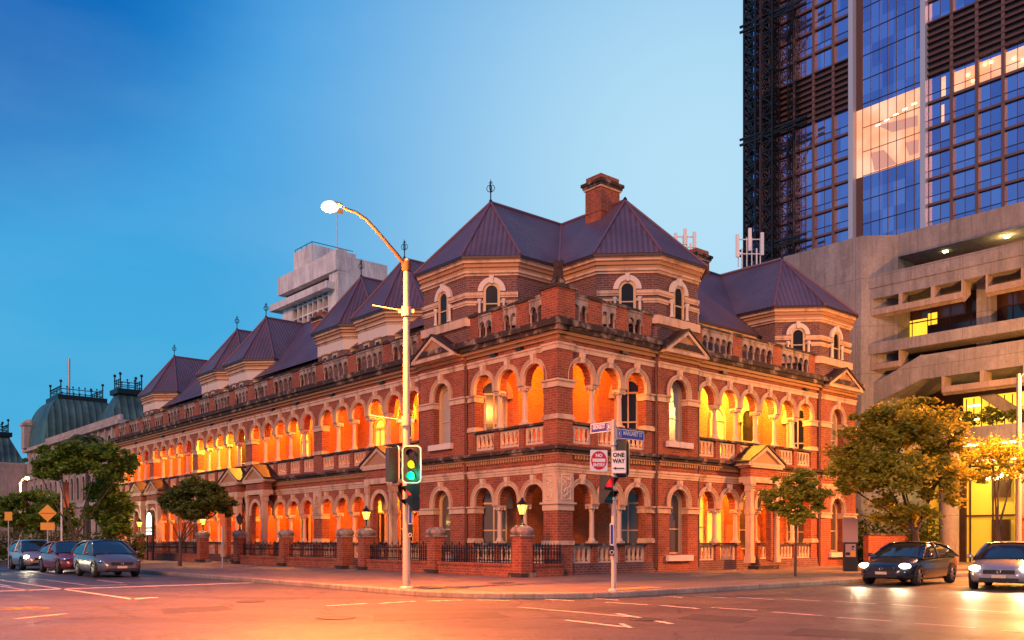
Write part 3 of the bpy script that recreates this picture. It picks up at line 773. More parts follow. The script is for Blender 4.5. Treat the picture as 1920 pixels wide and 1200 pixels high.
# ------------------------------------------------------------ upper pavilions and roofs
RZ = 17.03
def outline_off(poly, off):
    n = len(poly); res = []
    area = sum(poly[i][0]*poly[(i+1) % n][1]-poly[(i+1) % n][0]*poly[i][1] for i in range(n))
    sg = 1 if area > 0 else -1
    for i in range(n):
        p0, p1, p2 = [Vector(poly[(i+k) % n]) for k in (-1, 0, 1)]
        a = (p1-p0).normalized(); b = (p2-p1).normalized()
        na = Vector((a.y, -a.x))*sg; nb = Vector((b.y, -b.x))*sg
        bis = na+nb; den = 1+na.dot(nb)
        res.append(p1+bis*(off/den))
    return [(p.x, p.y) for p in res]
def pavilion(center, axis, fx, hw_f, hw, cut, apex_d, back, eave, wall_z0, kind, windows=(), plainf=False):
    """axis 'x': front faces -x at x=fx, ridge runs +x to back.  (axis 'y' mirrored)"""
    c = center
    loc = [(fx, c+hw_f), (fx, c-hw_f), (fx+cut, c-hw_f-cut), (back-.3, c-hw_f-cut), (back-.3, c+hw_f+cut), (fx+cut, c+hw_f+cut)]
    flip = (lambda p: p) if axis == 'x' else (lambda p: (p[1], p[0]))
    poly = [flip(p) for p in loc]
    if axis == 'y': poly = poly[::-1]
    b = MB(); b.prism(poly, wall_z0, eave-.74 if kind == 'A' else eave-1.35); wo = b.build('pavilion_wall', M['brick_dark'], BT)
    if kind != 'A':
        k = MB(); k.prism(outline_off(poly, .03), eave-1.36, eave-.6); k.build('frieze', M['white_trim'], wo, loc=(0,0,0))
    k = MB(); k.prism(outline_off(poly, .07), eave-.76, eave-.66); k.prism(outline_off(poly, .16), eave-.66, eave-.57)
    k.prism(outline_off(poly, .28), eave-.26, eave-.14); k.prism(outline_off(poly, .34), eave-.14, eave-.02)
    k.build('eaves_moulding', M['cream'], wo, loc=(0,0,0))
    k = MB(); k.prism(outline_off(poly, .12), eave-.57, eave-.42); k.prism(outline_off(poly, .19), eave-.42, eave-.26); k.build('eaves_cove', M['ochre'], wo, loc=(0,0,0))
    # roof
    ov = .40; hf = hw_f+.02+ov*.41; H = hw_f+cut+ov
    e = [(fx-ov, c+hf), (fx-ov, c-hf), (fx+cut-ov*.41, c-H), (back, c-H), (back, c+H), (fx+cut-ov*.41, c+H)]
    e = [flip(p) for p in e]; ap = flip((apex_d, c)); bk = flip((back, c))
    vs = [(p[0], p[1], eave) for p in e] + [(ap[0], ap[1], RZ), (bk[0], bk[1], RZ)] + [(p[0], p[1], eave-.09) for p in e]
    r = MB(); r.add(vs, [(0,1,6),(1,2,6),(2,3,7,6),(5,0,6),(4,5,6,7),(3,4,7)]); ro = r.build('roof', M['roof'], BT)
    g = MB(); g.add([(p[0], p[1], eave-.015) for p in e]+[(p[0], p[1], eave-.12) for p in e], [(0,1,7,6),(1,2,8,7),(2,3,9,8),(5,0,6,11),(4,5,11,10),(6,7,8,9,10,11)])
    g.build('gutter', M['gutter'], ro, loc=(0,0,0))
    h = MB()
    for i in (0, 1, 2, 5): h.tube([(e[i][0], e[i][1], eave+.03), (ap[0], ap[1], RZ+.03)], .065, 6)
    h.tube([(ap[0], ap[1], RZ+.03), (bk[0], bk[1], RZ+.03)], .07, 6); h.build('ridge_cap', M['ridge'], ro, loc=(0,0,0))
    # finial
    f = MB(); x, y = ap
    if plainf: f.lathe([(.12, -.02), (.09, .10), (.04, .16), (.0, .2)], (x, y, RZ), 8)
    else:
        f.lathe([(.09, 0), (.07, .12), (.03, .16), (.03, .5), (.05, .52), (.03, .55), (.02, 1.0), (.0, 1.15)], (x, y, RZ), 8)
        for a in range(4):
            ca_, sa_ = math.cos(a*PI/2+ .6), math.sin(a*PI/2+.6)
            f.tube([(x+ca_*r_, y+sa_*r_, RZ+z_) for r_, z_ in ((.02, .50), (.14, .55), (.20, .68), (.12, .82), (.02, .78))], .018, 5)
            f.tube([(x+ca_*r_, y+sa_*r_, RZ+z_) for r_, z_ in ((.02, .88), (.09, .93), (.02, .99))], .014, 5)
    f.build('finial', M['iron'], ro, loc=(0,0,0))
    return poly, wo
def tower_window(p, q, wo, big=True):
    F, L = mkF(p, q); c = L/2; zb, zs, hw = 11.05, 12.10, .30
    if abs(L) < 1.2: return
    g = MB(); g.extr(archpoly(F, c, hw-.02, zb, zs, .012), F(0, -.01, 0)-F(0,0,0)); g.build('window_pane', M['glass_dark'], wo, loc=(0,0,0))
    m = MB(); m.ring(c, zs, hw-.05, hw+.06, .0, .07, F, leg=zs-zb, n=14); blk(m, F, c-hw, c+hw, .01, .06, zb+.5, zb+.55); m.build('window_frame', M['timber'], wo, loc=(0,0,0))
    k = MB(); k.ring(c, zs, hw+.06, hw+.30, .0, .12, F, n=16); k.ring(c, zs, hw+.08, hw+.13, .12, .15, F, n=16)
    k.add([F(c-.06,.0,zs+hw+.02), F(c+.06,.0,zs+hw+.02), F(c+.1,.0,zs+hw+.36), F(c-.1,.0,zs+hw+.36), F(c-.06,.18,zs+hw+.02), F(c+.06,.18,zs+hw+.02), F(c+.1,.18,zs+hw+.36), F(c-.1,.18,zs+hw+.36)],
          [(0,1,2,3),(4,5,6,7),(0,1,5,4),(1,2,6,5),(2,3,7,6),(3,0,4,7)])
    for sg in (-1, 1):
        s = c+sg*(hw+.22); w_ = F(s, .10, 0)
        k.lathe([(.09, 11.02), (.09, 11.08), (.065, 11.12), (.06, 11.58), (.075, 11.62), (.1, 11.70), (.1, 11.76)], (w_.x, w_.y, 0), 10)
    k.build('window_surround', M['white_trim'], wo, loc=(0,0,0))
    b = MB()
    for sg in (-1, 1):
        a, e = (c+sg*(hw+.07), c+sg*(L/2+.04)); a, e = min(a, e), max(a, e)
        blk(b, F, a, e, 0, .10, 11.92, 12.06); blk(b, F, a, e, 0, .06, 11.84, 11.92); blk(b, F, a, e, 0, .09, 11.60, 11.70)
        a, e = (c+sg*(hw+.36), c+sg*(L/2+.03)); a, e = min(a, e), max(a, e); blk(b, F, a, e, 0, .05, 11.52, 11.60)
    blk(b, F, -.05, L+.05, 0, .14, 10.62, 10.98); b.build('string_course', M['cream'], wo, loc=(0,0,0))
pA, wA = pavilion(7.25, 'x', 0.0, 1.59, 3.13, 1.54, 2.64, 7.15, 13.53, 9.80, 'A')
tower_window(pA[0], pA[1], wA); tower_window(pA[1], pA[2], wA)
pB, wB = pavilion(7.15, 'y', 0.0, 1.35, 3.13, 1.78, 3.04, 7.25, 13.53, 9.80, 'A', plainf=True)
for i in range(6):
    p, q = pB[i], pB[(i+1) % 6]
    mx = ((p[0]+q[0])/2, (p[1]+q[1])/2)
    if mx[1] < 1.0: tower_window(p, q, wB)
pC, wC = pavilion(20.2, 'y', 0.0, 1.5, 3.1, 1.6, 3.18, 7.25, 13.53, 9.80, 'A')
for i in range(6):
    p, q = pC[i], pC[(i+1) % 6]; mx = ((p[0]+q[0])/2, (p[1]+q[1])/2)
    if mx[1] < 1.0: tower_window(p, q, wC)
for yc in (16.74, 21.3, 34.0, 38.85, 51.55):
    pp, wo = pavilion(yc, 'x', 2.2, 1.45, 2.6, 1.3, 4.25, 7.15, 13.60, 9.80, 'D')
    for k_ in (0, 1):
        F, L = mkF(pp[k_], pp[k_+1]); sp = (L*.3, L*.7) if k_ == 0 else (L/2,)
        for c in sp:
            m = MB(); hw = .28 if k_ == 0 else .5; blk(m, F, c-hw, c+hw, 0, .04, 11.4, 12.25); m.build('window_frame', M['timber'], wo, loc=(0,0,0))
            g = MB(); blk(g, F, c-hw+.09, c+hw-.09, .04, .05, 11.4, 12.05); g.build('window_pane', M['glass_dark'], wo, loc=(0,0,0))
            k = MB(); blk(k, F, c-hw-.06, c+hw+.06, 0, .1, 12.2, 12.28); k.build('window_lintel', M['ochre'], wo, loc=(0,0,0))
# main roofs
mw = MB(); mw.box(2.9, 11.4, 10.0, LEN_L, 9.8, 12.35); mw.box(10.0, 22.0, 2.9, 11.6, 9.8, 12.35); mw.box(7, 10.2, 7, 12, 9.8, 12.3); mw.build('attic_wall', M['brick_dark'], BT)
r = MB()
zt = lambda run_: RZ-.02-run_
r.add([(2.45, 10.5, zt(4.70)), (2.45, LEN_L+.3, zt(4.70)), (7.15, LEN_L+.3, zt(0)), (7.15, 7.25, zt(0)), (3.65, 10.75, zt(3.5)),
       (11.85, LEN_L+.3, zt(4.7)), (11.85, 10.5, zt(4.7)), (2.45, 11.9, zt(4.7))], [(7, 1, 2, 3, 4), (2, 5, 6, 3), (1, 5, 2)])
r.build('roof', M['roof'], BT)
r = MB()
r.add([(11.9, 2.45, zt(4.8)), (22.2, 2.45, zt(4.8)), (22.2, 7.25, zt(0)), (7.15, 7.25, zt(0)), (10.6, 3.72, zt(3.53)), (22.2, 12.0, zt(4.75)), (7.15, 12.0, zt(4.75))], [(0, 1, 2, 3, 4), (2, 5, 6, 3), (1, 5, 2)])
r.add([(10.4, 2.45, zt(4.8)), (11.95, 2.45, zt(4.8)), (10.6, 3.72, zt(3.53))], [(0, 1, 2)])
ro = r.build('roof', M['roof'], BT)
k = MB(); k.box(10.2, 22.1, 2.40, 2.5, 12.10, 12.20); k.build('gutter', M['gutter'], ro, loc=(0,0,0))
k = MB(); k.box(10.2, 22.0, 2.5, 2.9, 12.0, 12.1); k.box(10.2, 22.0, 2.62, 2.9, 11.85, 12.0); k.box(10.2, 22, 2.78, 2.9, 11.6, 11.85); k.build('eaves_moulding', M['cream'], ro, loc=(0,0,0))
k = MB(); k.tube([(7.15, 7.25, RZ+.02), (22.2, 7.25, RZ+.02)], .07, 6); k.tube([(7.15, 7.25, RZ+.02), (7.15, LEN_L+.3, RZ+.02)], .07, 6)
for p, q in (((3.65, 3.75, 13.56), (7.15, 7.25, RZ)),): k.tube([p, q], .07, 6)
k.build('ridge_cap', M['ridge'], ro, loc=(0,0,0))
# chimneys
def chimney(x0, y0, a, b, z0, z1):
    m = MB(); m.box(x0, x0+a, y0, y0+b, z0, z1-.42); m.box(x0-.03, x0+a+.03, y0-.03, y0+b+.03, z0+(z1-z0)*.55, z0+(z1-z0)*.55+.07)
    m.box(x0+.02, x0+a-.02, y0+.02, y0+b-.02, z1-.3, z1); o = m.build('chimney', M['brick'], BT)
    k = MB(); k.box(x0-.06, x0+a+.06, y0-.06, y0+b+.06, z1-.62, z1-.54); k.build('chimney_band', M['cream'], o, loc=(0,0,0))
    k = MB(); k.box(x0-.10, x0+a+.10, y0-.10, y0+b+.10, z1-.54, z1-.42); k.box(x0-.16, x0+a+.16, y0-.16, y0+b+.16, z1-.42, z1-.28); k.build('chimney_cap', M['weathered'], o, loc=(0,0,0))
chimney(6.3, 3.75, 1.26, 1.0, 14.5, 18.33); chimney(17.3, 6.8, 1.15, 1.0, 15.2, 18.0); chimney(5.6, 28.6, .8, 1.2, 14.0, 16.7)
BTA = None

M['lit_sign'] = mat('lit_sign', (1, 1, .8), .4, 0, (1.0, .92, .55), 2.2)
M['office_glass'] = mat('office_glass', (0.045, 0.022, 0.018), 0.12, 0, spec=.7)
M['lit_yellow'] = mat('lit_yellow', (.6, .4, .05), .5, 0, (1.0, .52, .03), 1.25)
M['lobby'] = mat('lobby_wall', (.55, .38, .06), .5, 0, (1.0, .50, .02), .22)  # lobby lighting put into the wall itself as a faint yellow glow
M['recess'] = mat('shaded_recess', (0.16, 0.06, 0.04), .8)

# ============================================================ GROUND
def gpoly(name, pts, z, m, kind='structure'):
    mb = MB(); mb.add([(p[0], p[1], z) for p in pts], [list(range(len(pts)))])
    o = mb.build(name, m); o.location = (CX, CY, 0); o.rotation_euler = (0, 0, ANG); return tag(o, kind=kind)
def asphalt():
    m = mat('asphalt', (0.06, 0.055, 0.052), 0.62); n = noise(m, 26, 4, 0.9); n2 = noise(m, 0.35, 6, 0.65); n3 = noise(m, 0.10, 4, 0.6, sc=(1, 4, 1)); n5 = noise(m, 3.2, 5, .8)
    N, L, B = nodes(m)
    c = mixc(m, rng(m, n2, 0.35, 0.7), (0.105, 0.092, 0.084), (0.060, 0.053, 0.050)); c = mixc(m, rng(m, n, 0.50, 0.66, 0, 0.9), c, (0.20, 0.175, 0.155)); c = mixc(m, rng(m, n, 0.46, 0.36, 0, 0.9), c, (0.018, 0.016, 0.015))
    c = mixc(m, rng(m, n3, 0.53, 0.60, 0, 0.45), c, (0.035, 0.030, 0.029)); c = mixc(m, rng(m, n5, 0.60, 0.72, 0, 0.6), c, (0.03, 0.026, 0.025))
    v = N.new('ShaderNodeTexVoronoi'); v.feature = 'DISTANCE_TO_EDGE'; v.inputs['Scale'].default_value = 0.28; tc = N.new('ShaderNodeTexCoord')
    w_ = N.new('ShaderNodeTexNoise'); w_.inputs['Scale'].default_value = 1.2; w_.inputs['Detail'].default_value = 5; L.new(tc.outputs['Object'], w_.inputs['Vector'])
    ad = N.new('ShaderNodeVectorMath'); ad.operation = 'ADD'; L.new(tc.outputs['Object'], ad.inputs[0]); L.new(w_.outputs[1], ad.inputs[1]); L.new(ad.outputs[0], v.inputs['Vector'])
    ck = rng(m, v.outputs['Distance'], 0.0, 0.012, 0.85, 0.0); c = mixc(m, ck, c, (0.012, 0.010, 0.010))
    setc(m, c); bump(m, n, 0.7, 0.012)
    L.new(rng(m, n2, 0.3, 0.7, 0.36, 0.60), B.inputs['Roughness']); return m
M['asphalt'] = asphalt()
def paving():
    m = mat('paving', (0.22, 0.17, 0.14), 0.75); N, L, B = nodes(m)
    t = N.new('ShaderNodeTexBrick'); L.new(uvv(m), t.inputs['Vector']); t.inputs['Scale'].default_value = 1
    t.offset = 0.5; t.inputs['Brick Width'].default_value = 0.6; t.inputs['Row Height'].default_value = 0.6; t.inputs['Mortar Size'].default_value = 0.012
    t.inputs['Color1'].default_value = (0.23, 0.17, 0.14, 1); t.inputs['Color2'].default_value = (0.17, 0.125, 0.10, 1); t.inputs['Mortar'].default_value = (0.07, 0.05, 0.045, 1)
    c = mixc(m, rng(m, noise(m, 0.8, 6), 0.4, 0.75, 0, 0.5), t.outputs[0], (0.09, 0.07, 0.06)); setc(m, c); bump(m, t.outputs[1], -0.3, 0.01); return m
M['paving'] = paving()
M['kerb'] = concrete_mat('kerb_stone', (0.30, 0.26, 0.22))
M['paint'] = stained('road_paint', (0.62, 0.56, 0.48), (0.10, 0.09, 0.08), 0.25, 0.6, 4, False)
M['paint_y'] = stained('yellow_road_paint', (0.60, 0.36, 0.06), (0.12, 0.09, 0.05), 0.35, 0.6, 4, False)
gm = MB(); gm.add([(-900, -60, -.02), (900, -60, -.02), (900, 1500, -.02), (-900, 1500, -.02)], [(0,1,2,3)])
tag(gm.build('ground', M['asphalt'], loc=(0,0,0)), kind='structure')
KX, KY = -9.9, -8.9       # kerb lines of the two streets
def corner_kerb(off=0.0, n=14, r=4.6):
    # from far along George St down, round the corner, and out along Margaret St
    pts = [(KX+off, 160), (KX+off, KY+r+off)]
    cx_, cy_ = KX+off+r-off, KY+off+r-off
    for i in range(n+1):
        a = PI + (PI/2)*i/n; pts.append((KX+r+(r-off)*math.cos(a), KY+r+(r-off)*math.sin(a)))
    pts.append((90, KY+off)); return pts
pv = MB(); outer = corner_kerb(0.0); inner = corner_kerb(0.16)
n_ = len(inner); ring_pts = inner + [(90, 60), (60, 160)]
pv.add([(p[0], p[1], .14) for p in ring_pts], [list(range(len(ring_pts)))])
o = pv.build('pavement', M['paving']); o.location = (CX, CY, 0); o.rotation_euler = (0, 0, ANG); tag(o, kind='structure')
kb = MB(); vs = []
for (a, b) in zip(outer, inner): vs += [(a[0]-.0, a[1], -.05), (a[0], a[1], .115), (a[0]*.9+b[0]*.1, a[1]*.9+b[1]*.1, .145), (b[0], b[1], .15), (b[0], b[1], .0)]
fs = []
for i in range(len(outer)-1):
    for k in range(4): fs.append((i*5+k, i*5+k+1, i*5+5+k+1, i*5+5+k))
kb.add(vs, fs); o = kb.build('kerb', M['kerb']); o.location = (CX, CY, 0); o.rotation_euler = (0, 0, ANG); tag(o, kind='structure')

# road paint: each line lies on the asphalt at its own place
mk = MB(); my = MB()
def line(mb, p, q, w_, z=-.014):
    a, b = Vector((p[0], p[1], z)), Vector((q[0], q[1], z)); d = (b-a).normalized(); n = Vector((-d.y, d.x, 0))*w_/2
    mb.add([a-n, b-n, b+n, a+n], [(0,1,2,3)])
def gl(mb, a, b, w_=.12): line(mb, gnd(*a), gnd(*b), w_)
# intersection guide lines sweeping from George Street into Margaret Street (dashes)
row1 = [(1135,1128,1218,1133),(1240,1134,1312,1140),(1334,1138,1420,1143),(1448,1146,1540,1153),(1570,1156,1672,1163),(1717,1167,1828,1175),(1880,1180,1960,1187)]
row2 = [(1238,1117,1280,1119),(1303,1117,1362,1120),(1382,1119,1450,1123),(1472,1122,1539,1126),(1564,1126,1643,1131),(1672,1132,1758,1138),(1792,1140,1890,1147)]
row3 = [(1156,1149,1260,1168),(1100,1121,1160,1124),(1010,1122,1075,1125),(890,1124,955,1125),(800,1126,870,1124),(712,1130,780,1126),(612,1135,690,1130)]
for a in row1+row2+row3: gl(mk, a[:2], a[2:], .13)
gl(mk, (0, 1087), (248, 1122), .16); gl(mk, (40, 1081), (160, 1096), .12); gl(mk, (160, 1098), (240, 1095), .14); gl(mk, (248, 1122), (292, 1119), .3); gl(mk, (28, 1159), (125, 1149), .12)
gl(mk, (972, 1137), (1180, 1155), .1); gl(mk, (0, 1098), (60, 1107), .1)
# turn arrow on Margaret Street lane
gl(mk, (1060, 1161), (1172, 1174), .14)
gl(mk, (1165, 1167.5), (1182, 1175.5), .10)
# yellow bicycle symbol, lower left
def ringmark(mb, c, r, w_=.1):
    for i in range(20):
        a, b = 2*PI*i/20, 2*PI*(i+1)/20
        line(mb, (c[0]+r*math.cos(a), c[1]+r*.8*math.sin(a)), (c[0]+r*math.cos(b), c[1]+r*.8*math.sin(b)), w_)
b1 = gnd(58, 1139.5); b2 = gnd(10, 1139.5); ringmark(my, b1, .34); ringmark(my, b2, .34); line(my, b1, ((b1.x+b2.x)/2, b1.y+.3), .1); line(my, b2, ((b1.x+b2.x)/2, b1.y+.3), .1); line(my, (b2.x+.2, b2.y+.35), (b1.x-.1, b1.y+.45), .1)
tag(mk.build('road_marking', M['paint'], loc=(0,0,0)), kind='structure'); tag(my.build('bicycle_marking', M['paint_y'], loc=(0,0,0)), kind='structure')
# lane lines along both streets (grid)
lm = MB()
for x in (-13.4, -16.9, -20.4):
    y = 8.0
    while y < 110: line(lm, (x, y), (x, y+3), .12); y += 9
line(lm, (-20.5, 5.2), (KX, 5.2), .4)
for y in (-12.2, -15.5):
    x = 6.0
    while x < 70: line(lm, (x, y), (x+3, y), .12); x += 9
o = lm.build('lane_line', M['paint']); o.location = (CX, CY, 0); o.rotation_euler = (0, 0, ANG); tag(o, kind='structure')
def manhole(px, py, r):
    m = MB(); m.lathe([(r, -.012), (r, -.008), (r*.9, -.005)], n=24); p = gnd(px, py); o = m.build('manhole_cover', M['iron_lid'], loc=(p.x, p.y, 0))
    return o
M['iron_lid'] = stained('iron_lid', (0.035, 0.03, 0.028), (0.08, 0.06, 0.05), .3, .6)
tag(manhole(630, 1157, .38), 'round dark manhole cover set in the asphalt in front of the corner', 'manhole cover')

# ============================================================ GARDEN FENCES
def fence_run(label, ya, yb, group='iron garden fences in front of the terrace'):
    x = -2.07; t = thing('garden_fence', label, 'fence', grid=(x, ya, 0.12), group=group); ORG[t.name] = (x, ya, 0.12)
    t.location.z = .12
    m = MB(); m.box(x-.16, x+.16, ya, yb, .12, .52); m.box(x-.2, x+.2, ya, yb, .52, .62); m.build('base_wall', M['brick'], t)
    p = MB(); p.box(x-.018, x+.018, ya, yb, .70, .74); p.box(x-.018, x+.018, ya, yb, 1.14, 1.18)
    n = max(2, int((yb-ya)/.155)); st = (yb-ya)/n
    for i in range(n):
        y = ya+st*(i+.5); h = 1.42 if i % 3 == 0 else 1.30
        p.box(x-.014, x+.014, y-.014, y+.014, .6, h-.06)
        p.add([(x-.03, y-.03, h-.1), (x+.03, y-.03, h-.1), (x+.03, y+.03, h-.1), (x-.03, y+.03, h-.1), (x, y, h+.04)], [(0,1,4),(1,2,4),(2,3,4),(3,0,4),(3,2,1,0)])
        if i % 2 == 0:
            q = [(x, y+.068*math.cos(a), 1.01+.085*math.sin(a)) for a in [k*PI/5 for k in range(11)]]; p.tube(q, .014, 4, False)
            q = [(x, y+.04*math.cos(a), .86+.05*math.sin(a)) for a in [k*PI/4 for k in range(9)]]; p.tube(q, .012, 4, False)
        else: p.sphere((x, y, 1.02), .035, 6, 5)
    p.build('iron_railing', M['iron'], t)
    return t
def fence_pier(y, label, lamp=None, x=-2.07, w_=.27):
    t = thing('brick_pier', label, 'pier', grid=(x, y, .12), group='brick gate piers of the terrace'); ORG[t.name] = (x, y, .12)
    m = MB(); m.box(x-w_, x+w_, y-w_, y+w_, .12, 1.62); m.build('shaft', M['brick'], t)
    k = MB(); k.box(x-w_-.05, x+w_+.05, y-w_-.05, y+w_+.05, 1.62, 1.68); k.lathe([(.36, 1.68), (.43, 1.76), (.45, 1.84), (.41, 1.91), (.34, 1.96), (.22, 2.02)], (x, y, 0), 8)
    k.build('pier_cap', M['parapet_stone'], t); k = MB(); k.box(x-w_-.1, x+w_+.1, y-w_-.1, y+w_+.1, .12, .3); k.build('pier_base', M['weathered'], t)
    if lamp is not None:
        L_ = thing('pier_lamp', lamp[0], 'lamp', grid=(x, y, 2.02), group='lanterns on the gate piers'); ORG[L_.name] = (x, y, 2.02); L_.location.z = 2.02
        s = MB(); s.lathe([(.16, 2.0), (.12, 2.06), (.05, 2.10), (.035, 2.34), (.06, 2.38), (.09, 2.42)], (x, y, 0), 8); s.build('stem', M['iron'], L_)
        g = MB(); g.lathe([(.10, 2.42), (.19, 2.76)], (x, y, 0), 6, False); g.build('lantern_glass', M['lantern_on' if lamp[1] else 'lantern_off'], L_)
        f = MB()
        for i in range(6):
            a = 2*PI*(i+.5)/6; f.bar((x+.105*math.cos(a), y+.105*math.sin(a), 2.42), (x+.2*math.cos(a), y+.2*math.sin(a), 2.76), .018)
        f.lathe([(.235, 2.76), (.22, 2.79), (.10, 2.90), (.06, 2.94), (.05, 2.99), (.0, 3.05)], (x, y, 0), 6, False); f.build('lantern_frame', M['iron'], L_)
        if lamp[1]: light('POINT', 'lantern_light', (0, 0, .35), lamp[1], (1.0, .55, .15), L_, .1)
M['lantern_on'] = mat('lantern_on', (1, .8, .4), .4, 0, (1.0, .55, .07), 2.2); M['lantern_off'] = mat('lantern_off', (.10, .08, .05), .2)
fence_run('black iron railing on low wall beside the building corner', .05, 4.65); fence_run('black iron railing between the two front piers and the street pole', 5.35, 10.1)
fence_run('black iron railing left of the double gate piers', 12.65, 17.95); fence_run('black iron railing partly behind the parked cars', 18.6, 23.6); fence_run('far black iron railing beyond the double gate', 30, 40.6)
on = 28
fence_pier(-.3, 'brick pier with lit lantern at the building corner', ('lit lantern on the brick pier at the building corner', on))
fence_pier(5.0, 'brick pier with stone cap and no lamp, nearest the tall street pole')
fence_pier(10.4, 'brick pier carrying the lit lantern, just left of the tall street pole', ('lit lantern on the pier just left of the tall street pole', on))
fence_pier(12.3, 'lampless capped brick pier left of the lantern pier'); fence_pier(18.3, 'lampless capped brick pier in front of the ground floor arches')
fence_pier(24.0, 'brick pier carrying the unlit lantern', ('dark unlit lantern on the pier beside the porch', 0))
fence_pier(29.4, 'brick pier with lit lantern behind the small tree', ('lit lantern behind the small spreading tree', 70)); fence_pier(41.0, 'farthest brick pier with lit lantern near the arched sign', ('farthest lit lantern left of the arched sign', 70))
# return fence in front of corner
t = thing('garden_fence', 'short black iron railing returning to the building corner pier', 'fence', grid=(-1.9, -.3, .12), group='iron garden fences in front of the terrace'); ORG[t.name] = (-1.9, -.3, .12)
m = MB(); m.box(-1.75, -.12, -.45, -.15, .12, .52); m.box(-1.75, -.12, -.49, -.11, .52, .6); m.build('base_wall', M['brick'], t)
p = MB(); p.box(-1.75, -.14, -.32, -.28, .7, .74); p.box(-1.75, -.14, -.32, -.28, 1.14, 1.18)
for i in range(11):
    x = -1.68+i*.15; p.box(x-.014, x+.014, -.314, -.286, .6, 1.3); p.add([(x-.03,-.33,1.24),(x+.03,-.33,1.24),(x+.03,-.27,1.24),(x-.03,-.27,1.24),(x,-.3,1.40)], [(0,1,4),(1,2,4),(2,3,4),(3,0,4),(3,2,1,0)])
    q = [(x+.05*math.cos(a), -.3, 1.0+.085*math.sin(a)) for a in [k*PI/5 for k in range(11)]]; p.tube(q, .013, 4, False)
p.build('iron_railing', M['iron'], t)
# lit arched sign on posts far left, its lettering too small to read in the photograph
t = thing('arched_sign', 'small arched illuminated board sign in front of the far porches', 'sign', grid=(-2.6, 37.2, .14)); ORG[t.name] = (-2.6, 37.2, .14)
def FS(s, d, z): return Vector((-2.6-d, 37.2-s, z))
m = MB(); m.extr(archpoly(FS, 0, .62, 1.75, 2.9, .08), FS(0,-.16,0)-FS(0,0,0)); blk(m, FS, -.6, -.5, -.04, .04, .14, 1.75); blk(m, FS, .5, .6, -.04, .04, .14, 1.75); m.build('sign_case', M['iron'], t)
m = MB(); m.extr(archpoly(FS, 0, .5, 2.35, 2.85, .10), FS(0,-.015,0)-FS(0,0,0)); blk(m, FS, -.5, .5, .085, .10, 2.08, 2.24); blk(m, FS, -.5, .5, .085, .10, 1.84, 2.0); m.build('sign_face', M['lit_sign'] if 'lit_sign' in M else M['lit_bright'], t)

# brick boundary wall to the right of the terrace
t = thing('boundary_wall', 'low red brick wall to the right of the terrace behind the dark car', 'wall', grid=(22.3, -.6, .14)); ORG[t.name] = (22.3, -.6, .14)
m = MB(); m.box(22.3, 29.5, -.75, -.45, .14, 1.75); m.build('brickwork', M['brick'], t); m = MB(); m.box(22.25, 29.55, -.8, -.4, 1.75, 1.84); m.build('coping', M['weathered'], t)

# ============================================================ CONCRETE BUILDING (right)
X0 = 29.6
CB = thing('concrete_office', 'brutalist raw concrete office block with stepped balconies and lit lobby at the right', 'building', grid=(X0, 0, 0)); ORG[CB.name] = (X0, 0, 0)
def cbx(mb, x0, x1, y0, y1, z0, z1): mb.box(x0, x1, y0, y1, z0, z1)
m = MB(); m.prism([(28.1, 2.75), (28.1, 18), (44, 18), (44, 1.2), (X0, 1.2)], 0.1, 20.0); m.build('blank_wall', M['concrete'], CB)
m = MB(); m.box(X0+.002, 44, -22, 1.2, 18.65, 20.02); m.build('parapet', M['concrete'], CB)
m = MB(); m.box(X0+2.2, 44, -22, 1.2, 17.4, 18.65); m.build('recess_wall', M['brick_dark'], CB)
m = MB(); m.box(X0-1.2, 40, -22, 3.4, 16.75, 17.5); m.box(X0-1.14, 40, -22, 3.38, 16.1, 16.74); m.build('balcony_band', M['concrete'], CB)
m = MB(); m.box(X0-1.2, 40, -22, 3.3, 12.75, 13.4); m.build('balcony_band', M['concrete'], CB)
m = MB()
m.add([(X0-1.0, 3.3, 9.35), (X0-1.0, -.7, 10.86), (X0-1.0, -.7, 12.3), (X0-1.0, 3.3, 10.5), (X0+4, 3.3, 9.35), (X0+4, -.7, 10.86), (X0+4, -.7, 12.3), (X0+4, 3.3, 10.5)],
      [(0,1,2,3),(7,6,5,4),(0,3,7,4),(1,5,6,2),(3,2,6,7),(0,4,5,1)])
m.box(X0-1.0, X0+4, -22, -.7, 10.86, 12.25); m.build('ramp_wall', M['concrete'], CB)
g = MB(); g.box(X0+1.6, X0+1.7, -22, 2.4, 13.4, 16.1); g.box(X0+2.6, X0+2.7, -22, 3, 9, 12.8); g.build('dark_glazing', M['office_glass'] if 'office_glass' in M else M['glass_dark'], CB)
m = MB(); m.box(X0+.2, X0+1.6, 2.4, 3.3, 9.4, 16.1)
for y in (-3.6, -9.5, -15): m.box(X0+.4, X0+1.2, y-.4, y+.4, 12, 16.1)
m.build('column', M['concrete'], CB)
fr = MB()
for y in [2.2-1.15*i for i in range(20)]: fr.box(X0+1.55, X0+1.62, y-.03, y+.03, 13.4, 16.1)
fr.box(X0+1.55, X0+1.61, -22, 2.4, 14.8, 14.88); fr.build('glazing_bar', M['gutter'], CB)
g = MB(); g.box(X0+1.56, X0+1.6, .15, 2.15, 13.55, 15.0); g.box(X0+1.56, X0+1.6, -.45, .08, 14.55, 15.25); g.build('lit_window', M['lit_yellow'] if 'lit_yellow' in M else M['lit_window'], CB)
